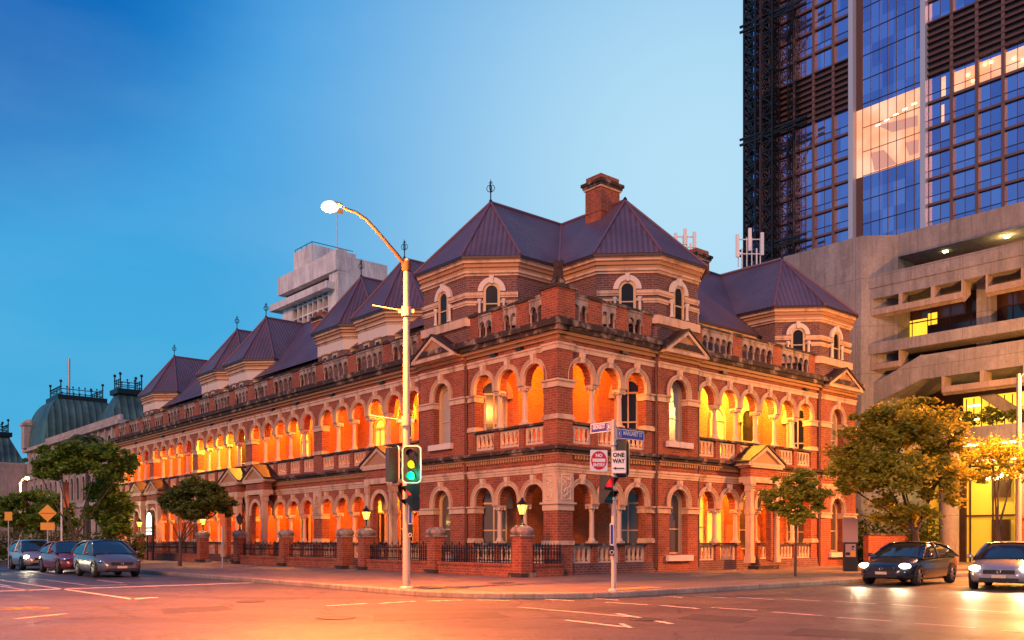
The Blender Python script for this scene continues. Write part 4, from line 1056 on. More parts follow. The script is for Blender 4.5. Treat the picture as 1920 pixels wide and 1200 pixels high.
def hood(y0, y1, zt, h):
    m = MB(); f = [(X0-1.14, zt), (X0-.1, zt), (X0-.1, zt-h*.55), (X0-.85, zt-h), (X0-1.14, zt-h*.85)]
    for yy in (y0, y1-.1): m.extr([(a, yy, b) for a, b in f], (0, .1, 0))
    q = [(X0-1.12, zt-h*.55), (X0-1.12, zt-h*.85), (X0-.85, zt-h+.01), (X0-.4, zt-h*.8), (X0-.4, zt-h*.66)]
    m.extr([(a, y0+.1, b) for a, b in q], (0, y1-y0-.2, 0)); m.build('window_hood', M['concrete_light'], CB)
M['concrete_light'] = concrete_mat('concrete_hood', (0.36, 0.29, 0.25))
e = 0.003
for a, b in ((.5, 2.3), (-1.4, .5), (-3.1, -1.4), (-6.2, -4.3), (-8.1, -6.2), (-12, -10)): hood(a, b, 16.1-e, 1.15)
for a, b in ((.5, 2.3),): hood(a, b, 12.75-e, 1.1)
for a, b in ((-4.1, -1.9), (-6.3, -4.1), (-8.5, -6.3)): hood(a, b, 10.86-e, 1.1)
for a, b in ((-1.0,.4),(-3.2,-1.2),(-5.4,-3.4)): pass
# podium and lobby
m = MB(); m.box(X0-.6, X0+6, -22, -1.6, 6.95, 7.85); m.build('planter_slab', M['concrete'], CB)
g = MB(); g.box(X0+1.8, X0+1.9, -16, -1.9, 7.85, 9.9); g.build('lit_office', M['lit_yellow'], CB)
m = MB()
for i in range(28): m.box(X0+1.72, X0+1.78, -2.1-.42*i-.02, -2.1-.42*i+.02, 7.85, 9.8)
m.build('glazing_bar', M['gutter'], CB)
m = MB(); m.add([(X0+1.1, -3.0, 9.85), (X0+1.1, -3.9, 9.85), (X0+1.1, -6.4, 7.85), (X0+1.1, -5.4, 7.85), (X0+1.6, -3.0, 9.85), (X0+1.6, -3.9, 9.85), (X0+1.6, -6.4, 7.85), (X0+1.6, -5.4, 7.85)], [(0,1,2,3),(7,6,5,4),(0,4,5,1),(1,5,6,2),(2,6,7,3),(3,7,4,0)]); m.build('diagonal_strut', M['concrete'], CB)
lt = MB()
for y, z in ((-2.6, 9.3), (-4.0, 8.5), (-6.9, 9.2), (-5.2, 8.2), (-2.5, 8.5)): lt.box(X0+1.5, X0+1.6, y-.35, y+.35, z, z+.1)
lt.build('strip_light', M['lit_bright'], CB)
lt = MB()
for y in (-1.2, -4.6, -8): lt.box(X0+.9, X0+1.1, y-.12, y+.12, 18.56, 18.64)
lt.build('downlight', M['bulb'], CB)
lt = MB(); lt.box(X0-.3, X0-.2, -18, -2, 6.82, 6.93); lt.build('soffit_light', M['lit_bright'], CB)
m = MB()
for y in (-1.9, -6.0, -10.5, -16): m.lathe([(.5, .12), (.5, 6.95)], (X0-.05, y, 0), 16)
m.build('pillar', M['concrete_light'], CB)
g = MB(); g.box(X0+3.6, X0+3.7, -20, 1.2, .12, 6.95); g.build('lobby_wall', M['lobby'], CB)
m = MB()
for y0, y1, z0, z1 in ((-3.9,-2.9,4.0,5.6),(-5.9,-5.0,4.1,5.6),(-3.9,-2.9,.12,2.7),(-8,-7.2,4,5.6),(-6.4,-5.0,.12,2.1),(-1.4,.2,.12,5.9),(-10,-9.1,.12,5.5)): m.box(X0+3.3, X0+3.5, y0, y1, z0, z1)
m.build('dark_panel', M['office_glass'], CB)
m = MB()
for i in range(16): m.box(X0+3.45, X0+3.55, 1.0-1.3*i-.04, 1.0-1.3*i+.04, .12, 6.95)
for z in (2.9, 5.9): m.box(X0+3.46, X0+3.54, -20, 1.2, z, z+.1)
m.build('glazing_bar', M['gutter'], CB)
m = MB()
for i in range(6): m.box(X0+3.2, X0+3.3, -2.6-1.9*i-.5, -2.6-1.9*i+.5, 6.2, 6.3)
m.build('strip_light', M['lit_bright'], CB)
m = MB(); m.box(X0-3.0, X0-2.7, -14, -6.6, .14, 2.6); m.box(X0-3.1, X0-2.6, -14, -6.5, 2.6, 2.75); m.build('forecourt_wall', M['brick'], CB)
m = MB()
for y, z in ((-4.35, 4.9), (-4.75, 4.9), (-5.1, 4.95)): m.sphere((X0-.9, y, z), .13, 10, 8)
m.build('globe_lamp', M['bulb'], CB)
for y in (-3.0, -8.0): light('POINT', 'lobby_light', (1.6, y, 5.6), 420, (1.0, .72, .2), CB, .3)
light('POINT', 'balcony_light', (.9, -4.6, 18.3), 60, (1.0, .62, .2), CB, .1)
light('POINT', 'globe_light', (-1.4, -4.7, 4.9), 160, (1.0, .66, .18), CB, .15)

# ============================================================ GLASS TOWER
XT = 108.0
GT = thing('glass_tower', 'tall blue glass office tower with brown grid frame, louvre bands and a lit sky lobby', 'building', grid=(XT, 40, 0)); ORG[GT.name] = (XT, 40, 0)
gmat = mat('tower_glass', (0.035, 0.055, 0.26), 0.06, 0.0, spec=.8); N, L, B = nodes(gmat)
bt = N.new('ShaderNodeTexBrick'); L.new(uvv(gmat), bt.inputs['Vector']); bt.offset = 0; bt.inputs['Scale'].default_value = 1; bt.inputs['Brick Width'].default_value = 1.72; bt.inputs['Row Height'].default_value = 3.7; bt.inputs['Mortar Size'].default_value = 0
bt.inputs['Color1'].default_value = (0.26, 0.24, 0.50, 1); bt.inputs['Color2'].default_value = (0.44, 0.40, 0.70, 1); L.new(bt.outputs[0], B.inputs['Base Color'])
B.inputs['Metallic'].default_value = 0.85
M['tower_glass'] = gmat; M['fin'] = mat('pale_fin', (0.42, 0.45, 0.50), 0.35); M['grid'] = mat('brown_frame', (0.15, 0.075, 0.055), 0.5); M['louvre'] = mat('brown_louvre', (0.10, 0.045, 0.035), 0.55)
m = MB(); m.box(XT+.2, XT+40, 5, 66.6, 0, 125); m.build('core_volume', M['louvre'], GT)
g = MB(); g.box(XT+.02, XT+.12, 5, 34.8, 0, 125); g.box(XT+.02, XT+.12, 35.4, 45.0, 0, 125); g.box(XT+.02, XT+.12, 46.6, 65.2, 0, 125); g.build('glass_skin', M['tower_glass'], GT)
m = MB()
for y0, y1 in ((45.95, 46.7), (34.75, 35.5)): m.box(XT-1.1, XT+.3, y0, y1, 0, 125)
m.build('fin', M['fin'], GT)
z0_ = 20.6; fl = [z0_+3.72*i for i in range(29)]
gr = MB(); thin = MB()
for z in fl:
    if 68.9 < z < 77.5: continue
    gr.box(XT-.35, XT+.02, 46.7, 65.4, z-.17, z+.17); gr.box(XT-.35, XT+.02, 5, 34.75, z-.17, z+.17)
    thin.box(XT-.06, XT+.02, 46.7, 65.4, z+1.25, z+1.33); thin.box(XT-.06, XT+.02, 5, 34.75, z+1.25, z+1.33)
y = 49.6
ys = []
while y < 65: ys.append(y); y += 3.45
y = 31.3
while y > 5: ys.append(y); y -= 3.45
for y in ys: gr.box(XT-.5, XT+.02, y-.22, y+.22, 0, 125)
for y in ys+[48.0, 33.0]: thin.box(XT-.05, XT+.02, y+1.68, y+1.76, 0, 125)
gr.build('frame_grid', M['grid'], GT); thin.build('mullion', M['gutter'], GT)
cm = MB()
for i in range(8): cm.box(XT-.08, XT+.02, 35.5+1.34*i-.04, 35.5+1.34*i+.04, 0, 125)
for z in fl: cm.box(XT-.06, XT+.02, 35.5, 44.9, z-.05, z+.05)
cm.build('curtain_mullion', M['gutter'], GT)
lv = MB()
for y0, y1 in ((46.7, 65.4), (5, 34.75)):
    lv.box(XT-.02, XT+.02, y0, y1, 69.2, 77.2)
    z = 69.2
    while z < 77.3: lv.box(XT-.55, XT-.05, y0, y1, z-.11, z+.11); z += .95
lv.build('louvre_band', M['louvre'], GT)
M['lit_room'] = mat('lit_room', (.8, .5, .3), .5, 0, (1.0, .45, .20), .60); N, L, B = nodes(M['lit_room'])
nz = noise(M['lit_room'], .16, 2, .5); cc_ = mixc(M['lit_room'], rng(M['lit_room'], nz, .42, .58), (1.0, .30, .10), (1.0, .58, .36)); L.new(cc_, B.inputs['Emission Color'])
lr = MB(); lr.box(XT-.02, XT+.015, 35.5, 45.0, 57.7, 68.2); lr.box(XT-.02, XT+.015, 45.0, 45.9, 57.7, 68.2); lr.build('lit_sky_lobby', M['lit_room'], GT)
lr = MB()
for y, zt in ((14.2, .1), (17.7, .1), (21.1, .1), (24.6, .1), (28.0, .1)): lr.box(XT-.01, XT+.016, y+.15, y+3.1, 65.6, 68.4)
lr.box(XT-.01, XT+.016, 32.3, 32.9, 65.6, 68.4); lr.box(XT-.01, XT+.016, 32.5, 32.9, 61.8, 64.4); lr.build('lit_floor', M['lit_room'], GT)
lr = MB(); rr = random.Random(5)
for i in range(9): y = 15+rr.random()*15; lr.sphere((XT-.1, y, 66+rr.random()*2), .14, 8, 6)
for i in range(5): lr.box(XT-.06, XT-.03, 36.5+i*1.4, 37.2+i*1.4, 66+i*-.3, 66.12+i*-.3)
lr.build('ceiling_light', M['bulb'], GT)
dk_ = MB(); dk_.box(XT-.05, XT+.018, 45.0, 45.95, 0, 57.7); dk_.box(XT-.05, XT+.018, 45.0, 45.95, 68.2, 125); dk_.build('recess_strip', M['louvre'], GT)
st_ = MB()   # sweeping stair inside the lit lobby
st_.add([(XT-.03, 43.0, 58.0), (XT-.03, 39.5, 58.0), (XT-.03, 41.5, 60.8), (XT-.03, 43.6, 61.0)], [(0,1,2,3)]); st_.add([(XT-.03, 42.5, 64.8), (XT-.03, 36.3, 64.2), (XT-.03, 36.3, 62.6), (XT-.03, 40.2, 63.0)], [(0,1,2,3)])
st_.add([(XT-.03, 38.3, 60.8), (XT-.03, 36.2, 60.6), (XT-.03, 36.2, 58.6), (XT-.03, 37.6, 58.6)], [(0,1,2,3)])
M['room_shade'] = mat('dim_room_glow', (.4, .26, .22), .6, 0, (.9, .38, .25), .38); st_.build('lobby_mezzanine', M['room_shade'], GT)  # dimmer lobby light put into the emission colour of these flat shapes
# construction hoist mast and ties on the tower's left corner
HT = thing('hoist_mast', 'black lattice construction mast tied to the left edge of the glass tower', 'mast', grid=(104.5, 63.0, 0)); ORG[HT.name] = (104.5, 63.0, 0)
def lattice(name, x, y, w_, z0, z1, step, th=.16):
    m = MB()
    for dx, dy in ((0,0),(w_,0),(0,w_),(w_,w_)): m.box(x+dx-th/2, x+dx+th/2, y+dy-th/2, y+dy+th/2, z0, z1)
    z = z0; k = 0
    while z < z1-step:
        for (a, b) in (((0,0),(w_,0)),((0,0),(0,w_)),((w_,w_),(0,w_)),((w_,w_),(w_,0))):
            m.bar((x+a[0], y+a[1], z), (x+b[0], y+b[1], z), th*.7)
            p, q = (a, b) if k % 2 == 0 else (b, a); m.bar((x+p[0], y+p[1], z), (x+q[0], y+q[1], z+step), th*.7)
        z += step; k += 1
    return m.build(name, M['iron'], HT)
lattice('mast_section', 104.2, 61.7, 2.2, 25, 122, 1.5, .3); lattice('mast_section', 104.2, 58.5, 2.0, 25, 122, 1.5, .26); lattice('mast_section', 106.4, 55.6, 1.4, 25, 122, 1.5, .13)
m = MB(); m.box(105.2, 107.6, 60.7, 61.6, 20, 122); m.build('hoist_shaft', M['louvre'], HT)
m = MB()
for z in (49.5, 68.2, 87.2):
    for dz in (0, .9): m.bar((104, 64.6, z+dz-.2), (105.2, 52.8, z+dz), .32)
    m.bar((105.3, 54.8, z), (105.8, 56.9, z-4.2), .28); m.bar((104.5, 61, z), (104.6, 53.6, z+.4), .22)
m.build('tie_arm', M['iron'], HT)

# ============================================================ WHITE OFFICE TOWER BEHIND
WT = thing('white_office', 'pale concrete office block with a cantilevered top box behind the purple roofs', 'building', grid=(52, 108.5, 0)); ORG[WT.name] = (52, 108.5, 0)
m = MB(); m.box(54.2, 62.2, 108.5, 128, 0, 49.6); m.box(52.4, 54.2, 108.5, 111.5, 0, 50.6); m.box(53.2, 58, 111.5, 128, 0, 44); m.build('concrete_wall', M['concrete_white'], WT)
m = MB(); m.box(52.0, 54.4, 108.45, 130, 46.9, 50.2); m.box(50.8, 54.2, 109.5, 131, 43.9, 45.1); m.build('parapet', M['concrete_white'], WT)
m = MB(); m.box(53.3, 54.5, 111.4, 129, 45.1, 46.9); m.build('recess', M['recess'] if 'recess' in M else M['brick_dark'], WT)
m = MB(); m.box(53.1, 53.18, 111.6, 124.6, 30, 43.7); m.build('window_band', M['glass_dark'], WT)
m = MB()
for i in range(8): m.box(52.3, 53.1, 111.6+1.85*i-.15, 111.6+1.85*i+.15, 30, 43.8)
for i in range(8): m.box(52.35, 53.1, 111.6, 124.6, 43.4-1.95*i-.14, 43.4-1.95*i+.14)
m.box(52.2, 53.4, 124.6, 128.5, 30, 43.8); m.build('sun_screen', M['concrete_white'], WT)
TX = 56.0
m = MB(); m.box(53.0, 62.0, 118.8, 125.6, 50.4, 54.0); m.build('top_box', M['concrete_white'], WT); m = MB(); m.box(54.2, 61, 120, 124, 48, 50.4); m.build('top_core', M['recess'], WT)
m = MB()
for a, b in (((53.2, 125.4, 54.5), (53.2, 119, 54.5)), ((53.2, 119, 54.5), (61.5, 119, 54.5))): m.bar(a, b, .1)
for y in (119, 121, 123, 125.4): m.bar((53.2, y, 54.0), (53.2, y, 54.5), .08)
m.build('railing', M['gutter'], WT)
m = MB(); m.tube([(58.5, 119.5, 54), (58.5, 119.5, 62.2)], .09, 6); fo = m.build('flagpole', M['galv'], WT)
m = MB(); m.add([(58.45, 119.4, 62.0), (58.6, 118.0, 61.2), (58.4, 117.0, 60.9), (58.4, 117.1, 60.2), (58.6, 118.2, 60.4), (58.45, 119.4, 61.0)], [(0,1,4,5),(1,2,3,4)]); m.build('flag', M['yellow_sign'], fo, loc=(0,0,0), org=(52,108.5,0))
m = MB(); m.box(61.0, 61.5, 108.4, 108.5, 44.6, 46.0); m.build('small_window', M['glass_dark'], WT)

# ============================================================ PARLIAMENT (far left)
def copper_mat():
    m = mat('copper_roof', (0.05, 0.10, 0.095), 0.5, 0.2); N, L, B = nodes(m)
    sx = N.new('ShaderNodeSeparateXYZ'); L.new(uvv(m), sx.inputs[0])
    mu = N.new('ShaderNodeMath'); mu.operation = 'MULTIPLY'; mu.inputs[1].default_value = 2*PI/1.1; L.new(sx.outputs[0], mu.inputs[0])
    si = N.new('ShaderNodeMath'); si.operation = 'SINE'; L.new(mu.outputs[0], si.inputs[0])
    n = noise(m, .25, 5); c = mixc(m, rng(m, n, .35, .65), (0.03, 0.065, 0.06), (0.09, 0.19, 0.15)); c = mixc(m, rng(m, si.outputs[0], .7, .95, 0, .8), c, (0.02, 0.03, 0.03)); setc(m, c); bump(m, si.outputs[0], .5, .1); return m
M['copper'] = copper_mat(); M['stone_dark'] = concrete_mat('dark_sandstone', (0.40, 0.33, 0.30))
XP = 15.0
PB = thing('parliament_house', 'sandstone parliament building with green copper domed mansard roofs at the far left', 'building', grid=(XP, 122, 0)); ORG[PB.name] = (XP, 122, 0)
m = MB(); m.box(XP, XP+30, 100, 153, 0, 17.2); m.box(XP-5, XP+20, 153.5, 195, 0, 15); m.build('stone_wall', M['stone_dark'], PB)
m = MB()
for z, pr in ((17.0, .7), (12.0, .35), (6.4, .35)): m.box(XP-pr, XP+30, 99.6, 153+pr, z, z+.55)
m.box(XP-.3, XP+.1, 100, 153, 17.6, 18.3); m.box(XP-5.5, XP+20, 153.8, 195.5, 14.6, 15.2); m.build('cornice', M['stone'], PB)
m = MB(); w2 = MB(); po = MB()
for i in range(16):
    y = 102+i*3.1
    for zb, zs in ((1.4, 4.2), (7.6, 10.2), (13.0, 15.2)):
        Fp = lambda s, d, z: Vector((XP-d, s, z)); w2.extr(archpoly(Fp, y, .75, zb, zs, .03), (.02, 0, 0)); m.ring(y, zs, .75, 1.05, 0, .2, Fp, n=8)
    for z0, z1 in ((0, 6.4), (6.95, 12), (12.55, 17.0)): po.box(XP-.35, XP, y+1.35, y+1.75, z0, z1)
w2.build('window_pane', M['glass_dark'], PB); m.build('arch_moulding', M['stone'], PB); po.build('pilaster', M['stone'], PB)
def dome(x0, x1, y0, y1, z0, z1, inx, iny, curved=True, label='dome'):
    n = 10 if curved else 1; vs = []
    for i in range(n+1):
        t = i/n
        if curved: a = t*PI/2; f = 1-math.cos(a); h = math.sin(a)
        else: f = t; h = t
        vs += [(x0+inx*f, y0+iny*f, z0+(z1-z0)*h), (x1-inx*f, y0+iny*f, z0+(z1-z0)*h), (x1-inx*f, y1-iny*f, z0+(z1-z0)*h), (x0+inx*f, y1-iny*f, z0+(z1-z0)*h)]
    fs = [(i*4+k, i*4+(k+1) % 4, i*4+4+(k+1) % 4, i*4+4+k) for i in range(n) for k in range(4)] + [(n*4, n*4+1, n*4+2, n*4+3)]
    m = MB(); m.add(vs, fs); o = m.build('copper_dome' if curved else 'mansard_roof', M['copper'], PB)
    a, b, c, d = x0+inx, x1-inx, y0+iny, y1-iny
    k = MB(); k.box(a-.6, b+.6, c-.6, d+.6, z1-.2, z1+.6)
    st = .9
    for (p, q) in (((a, c), (a, d)), ((a, c), (b, c)), ((b, c), (b, d)), ((a, d), (b, d))):
        L_ = math.hypot(q[0]-p[0], q[1]-p[1]); nn = max(2, int(L_/st))
        for z_ in (z1+.95, z1+1.7): k.bar((*p, z_), (*q, z_), .12)
        for j in range(nn+1):
            x = p[0]+(q[0]-p[0])*j/nn; y = p[1]+(q[1]-p[1])*j/nn; k.bar((x, y, z1+.5), (x, y, z1+2.1), .10); k.sphere((x, y, z1+2.1), .16, 6, 4)
    for x in (a, b):
        for y in (c, d): k.bar((x, y, z1), (x, y, z1+3.2), .16); k.sphere((x, y, z1+3.0), .26, 6, 4)
    k.build('iron_cresting', M['iron'], o, loc=(0,0,0), org=ORG[PB.name])

dome(14.6, 28, 139, 152.5, 17.4, 25.8, 3.3, 3.3); dome(18.5, 29, 120.5, 130.5, 17.6, 25.0, 3.6, 3.6, False); dome(10, 18, 166, 177, 15.2, 21.5, 2.8, 3, False)
m = MB(); m.tube([(19.5, 143.5, 26), (19.5, 143.5, 33)], .22, 6); m.build('flagpole', M['galv'], PB)
m = MB(); m.box(13.9, 16.2, 150.0, 152.4, 17.6, 21.6); m.prism([(13.7, 149.8), (13.7, 152.6), (16.4, 152.6), (16.4, 149.8)], 21.6, 22.1); m.sphere((15.0, 151.2, 22.2), 1.0, 10, 6, (1, 1.2, .6)); m.build('dormer', M['stone'], PB)
# warm lit low building beyond
LB = thing('lit_lowrise', 'low building with glowing yellow storey at the far left edge', 'building', grid=(1, 175, 0)); ORG[LB.name] = (1, 175, 0)
m = MB(); m.box(-6, 1, 165, 190, 0, 14.5); m.build('wall', M['concrete'], LB); m = MB(); m.box(-6.1, -6.0, 166, 189, 10.2, 13.6); m.box(-6.0, .9, 164.85, 164.95, 10.2, 13.6); m.build('lit_storey', M['lit_window'], LB)

# worn patches, lids and tactile paving
M['patch'] = stained('asphalt_patch', (0.045, 0.040, 0.038), (0.09, 0.08, 0.07), .35, .6, 3, False); M['tactile'] = stained('tactile_paving', (0.55, 0.34, 0.08), (0.2, 0.13, 0.06), .3, .7, 5, False)
pt = MB()
for q in (((700,1150),(930,1146),(960,1156),(700,1163)), ((1300,1150),(1420,1156),(1390,1166),(1270,1158)), ((300,1140),(420,1134),(440,1141),(310,1149)), ((1500,1176),(1700,1188),(1680,1199),(1470,1188))):
    pt.add([gnd(a, b)*1.0+Vector((0,0,-.0165)) for a, b in q], [(0,1,2,3)])
tag(pt.build('asphalt_patch', M['patch'], loc=(0,0,0)), kind='structure')
for px, py, r, lab in ((1210,1160,.32,'round iron manhole cover right of the arrow marking'), (470,1127,.34,'round iron manhole cover left of the tall street pole')):
    tag(manhole(px, py, r), lab, 'manhole cover', 'manhole covers in the road')
def pad(cx_, cy_, w_, d_, rz, label):
    m = MB(); m.box(-w_/2, w_/2, -d_/2, d_/2, 0, .012)
    for i in range(int(w_/.09)):
        for j in range(int(d_/.09)): m.lathe([(.022, .012), (.015, .02)], (-w_/2+.05+.09*i, -d_/2+.05+.09*j, 0), 6)
    v = g2w(cx_, cy_, .143); o = m.build('tactile_pad', M['tactile'], loc=v); o.rotation_euler = (0, 0, rz); tag(o, label, 'tactile paving', 'tactile pads at the kerb')
pad(-8.5, -4.2, .6, 1.5, ANG, 'yellowish tactile pad at the kerb left of the slim sign pole'); pad(-4.6, -8.0, 1.5, .6, ANG, 'yellowish tactile pad at the kerb right of the slim sign pole')
lid = MB(); lid.box(-.35, .35, -.25, .25, 0, .008); v = g2w(-5.5, -3.2, .143); o = lid.build('pit_lid', M['iron_lid'], loc=v); o.rotation_euler = (0, 0, ANG); tag(o, 'rectangular grey pit lid in the corner paving between the two poles', 'pit lid')

M['lamp_arm'] = mat('painted_arm', (.16, .085, .05), .9, spec=.05); M['lamp_head'] = mat('lamp_head', (.45, .42, .25), .4)
M['lamp_lens'] = mat('lamp_lens', (1, .9, .7), .4, 0, (1.0, .84, .50), 1.6)
M['pole_pink'] = stained('worn_cream_pole', (.50, .40, .36), (.2, .12, .1), .3, .5, 4); M['pink_panel'] = mat('pinkish_panel', (.42, .27, .26), .5); M['orange'] = mat('orange_panel', (.6, .14, .03), .6)

# ============================================================ STREET POLE WITH LAMP AND SIGNALS
def W(px, py, Y): return at(px, py, Y)
pb = gnd(762, 1105, .14); YP = pb.y
SP = thing('street_light_pole', 'tall cream painted street light pole with curved arm and glowing lamp on the corner pavement', 'street light', (pb.x, pb.y, .14))
m = MB(); m.tube([(0, 0, 0), (0, 0, 4.5), (0, 0, 9.0)], [.105, .095, .08], 14); m.lathe([(.19, 0), (.19, .05), (.15, .09)], n=14); m.lathe([(.09, 8.97), (.085, 9.05), (.0, 9.1)], n=12); m.build('pole', M['pole'], SP, loc=(0,0,0))
dv = Vector((-ca, -sa, 0)); m = MB()
arm = [dv*a+Vector((0,0,b)) for a, b in ((0, 8.85), (.35, 9.15), (.7, 9.42), (1.0, 9.66), (1.3, 9.86), (1.6, 9.96), (1.95, 9.98))]
m.tube(arm, [.055, .052, .048, .045, .042, .04, .038], 8); m.lathe([(.13, 8.72), (.13, 8.98)], n=12); m.build('lamp_arm', M['lamp_arm'], SP, loc=(0,0,0))
lp = arm[-1]+dv*.34; m = MB(); m.sphere(lp, .26, 14, 8, (1.1, .62, .32)); lh = m.build('lamp_head', M['lamp_head'], SP, loc=(0,0,0))
m = MB(); m.sphere(lp+Vector((0,0,-.06))+dv*.06, .23, 14, 8, (1.0, .8, .62)); m.build('lamp_lens', M['lamp_lens'], lh, loc=(0,0,0))
light('POINT', 'street_lamp_light', lp+Vector((0,0,-.9))+dv*.3, 3000, (1.0, .28, .05), SP, .25)
light('SPOT', 'street_lamp_beam', lp+Vector((0,0,-.36)), 34000, (1.0, .20, .03), SP, .25, spot_size=R(158), spot_blend=1.0).rotation_euler = (R(-14), R(8), 0)
m = MB()
for z, L_, in ((7.62, .92), (4.62, 1.0)): m.tube([(0, 0, z), (-L_, -.1, z+.14)], .02, 6); m.lathe([(.135, z-.14), (.135, z+.12)], n=12); m.box(-.22, .22, -.05, .05, z-.05, z+.05)
m.build('span_bracket', M['pole'], SP, loc=(0,0,0))
def rrect(w_, h, r, n=5):
    pts = []
    for cx_, cz_, a0 in ((w_/2-r, h/2-r, 0), (-w_/2+r, h/2-r, PI/2), (-w_/2+r, -h/2+r, PI), (w_/2-r, -h/2+r, 3*PI/2)):
        for i in range(n+1): a = a0+PI/2*i/n; pts.append((cx_+r*math.cos(a), cz_+r*math.sin(a)))
    return pts
def signal_head(label, loc, rz, lit, w_=.50, h=1.0):
    t = thing('traffic_signal', label, 'traffic light', loc, rz, 'traffic signal heads on the two corner poles')
    m = MB(); m.extr([(x, .03, z) for x, z in rrect(w_, h, .12)], (0, .02, 0)); m.build('backboard', M['black'], t, loc=(0,0,0))
    m = MB(); o_ = rrect(w_+.03, h+.03, .13); i_ = rrect(w_-.035, h-.035, .10); n = len(o_)
    m.add([(x, .018, z) for x, z in o_]+[(x, .018, z) for x, z in i_], [(k, (k+1) % n, n+(k+1) % n, n+k) for k in range(n)]); m.add([(x, .05, z) for x, z in o_]+[(x, .018, z) for x, z in o_], [(k, (k+1) % n, n+(k+1) % n, n+k) for k in range(n)])
    m.build('white_border', M['white'], t, loc=(0,0,0))
    m = MB(); m.box(-.14, .14, .05, .28, -.46, .46); m.box(-.15, .15, -.0, .03, -.46, .46); m.build('housing', M['black'], t, loc=(0,0,0))
    for k, c in ((1, 'red'), (0, 'amber'), (-1, 'green')):
        z = .31*k; m = MB(); m.add([(.11*math.cos(a), -.012, z+.11*math.sin(a)) for a in [2*PI*i/20 for i in range(20)]], [list(range(20))])
        l_ = m.build('lens', M['lens_'+c+('_on' if c in lit else '_off')], t, loc=(0,0,0))
        v = MB(); rr_ = []
        for i in range(15):
            a = -PI*.15+PI*1.3*i/14; rr_ += [(.125*math.cos(a), 0, z+.125*math.sin(a)), (.115*math.cos(a), -.20, z-.02+.115*math.sin(a))]
        v.add(rr_, [(2*i, 2*i+1, 2*i+3, 2*i+2) for i in range(14)]); v.build('visor', M['black'], l_, loc=(0,0,0))
    return t
for c, col in (('red', (.9, .02, .01)), ('amber', (1.0, .38, .0)), ('green', (.0, 1.0, .20))):
    M['lens_'+c+'_on'] = mat('lens_'+c+'_on', col, .3, 0, col, 3.2 if c == 'green' else 1.0); M['lens_'+c+'_off'] = mat('lens_'+c+'_off', tuple(x*.08+.01 for x in col), .3)
def ped_signal(label, loc, rz, face_x):
    t = thing('pedestrian_signal', label, 'pedestrian light', loc, rz, 'pedestrian signals on the two corner poles')
    m = MB(); m.box(-.15, .15, -.10, .12, -.36, .36); m.box(-.16, .16, -.12, .1, .0-.012, .012); m.build('housing', M['black'], t, loc=(0,0,0))
    m = MB()
    for z in (.02, -.34): m.add([(-.15, -.10, z+.33), (.15, -.10, z+.33), (.14, -.34, z+.28), (-.14, -.34, z+.28)], [(0,1,2,3)]); m.add([(-.15, -.10, z+.33), (-.14, -.34, z+.28), (-.15, -.10, z+.05)], [(0,1,2)]); m.add([(.15, -.10, z+.33), (.14, -.34, z+.28), (.15, -.10, z+.05)], [(0,1,2)])
    m.build('visor', M['black'], t, loc=(0,0,0))
    m = MB(); m.box(-.11, .11, -.112, -.10, .06, .30); m.build('red_lens', M['lens_red_dim'], t, loc=(0,0,0))
    m = MB(); z0 = .10                       # standing red figure
    m.sphere((0, -.118, z0+.155), .02, 8, 6); m.box(-.025, .025, -.122, -.113, z0+.06, z0+.13); m.box(-.024, -.006, -.122, -.113, z0-.02, z0+.06); m.box(.006, .024, -.122, -.113, z0-.02, z0+.06); m.box(-.042, -.03, -.122, -.113, z0+.04, z0+.125); m.box(.03, .042, -.122, -.113, z0+.04, z0+.125)
    m.build('red_figure', M['lens_red_on'], t, loc=(0,0,0))
    m = MB(); m.box(-.11, .11, -.112, -.10, -.28, -.05); m.build('green_lens', M['lens_green_off'], t, loc=(0,0,0))
M['lens_red_dim'] = mat('lens_red_dim', (.5, .01, .01), .3, 0, (1, .02, .01), .5)
p = W(771.5, 870.5, YP-.25); signal_head('main traffic signal glowing green with its amber lens lit on the tall pole', p, R(-4), ('green', 'amber'))
p = W(744, 872, YP+.25); signal_head('traffic signal seen from its dark back, left of the glowing one', p, R(118), ())
light('POINT', 'green_glow', W(773, 888, YP-.6), 14, (0, 1, .45), None, .08)
p = W(775, 933, YP-.15); ped_signal('pedestrian signal under the glowing green head, red side lit', p, R(-62), 0)
for (px, z0, lab) in ((769.5, 999, 'push button box with blue strip sign on the tall pole'),):
    p = W(px, 985, YP-.16); t = thing('push_button_unit', lab, 'push button', p, 0, 'pedestrian push button units')
    m = MB(); m.box(-.06, .06, 0, .05, -.30, .02); m.sphere((0, -.02, -.26), .06, 10, 6); m.build('button_case', M['black'], t, loc=(0,0,0)); m = MB(); m.box(-.055, .055, -.01, 0, .03, .62); s_ = m.build('strip_sign', M['white'], t, loc=(0,0,0)); m = MB(); m.box(-.035, .035, -.016, -.01, .06, .58); m.build('blue_panel', M['blue_sign'], s_, loc=(0,0,0))
    m = MB()
    for i in range(16):
        a, b = 2*PI*i/16, 2*PI*(i+1)/16; m.bar((.045*math.cos(a), -.085, -.26+.045*math.sin(a)), (.045*math.cos(b), -.085, -.26+.045*math.sin(b)), .012)
    m.build('button_ring', M['white'], t, loc=(0,0,0))
M_arm = None

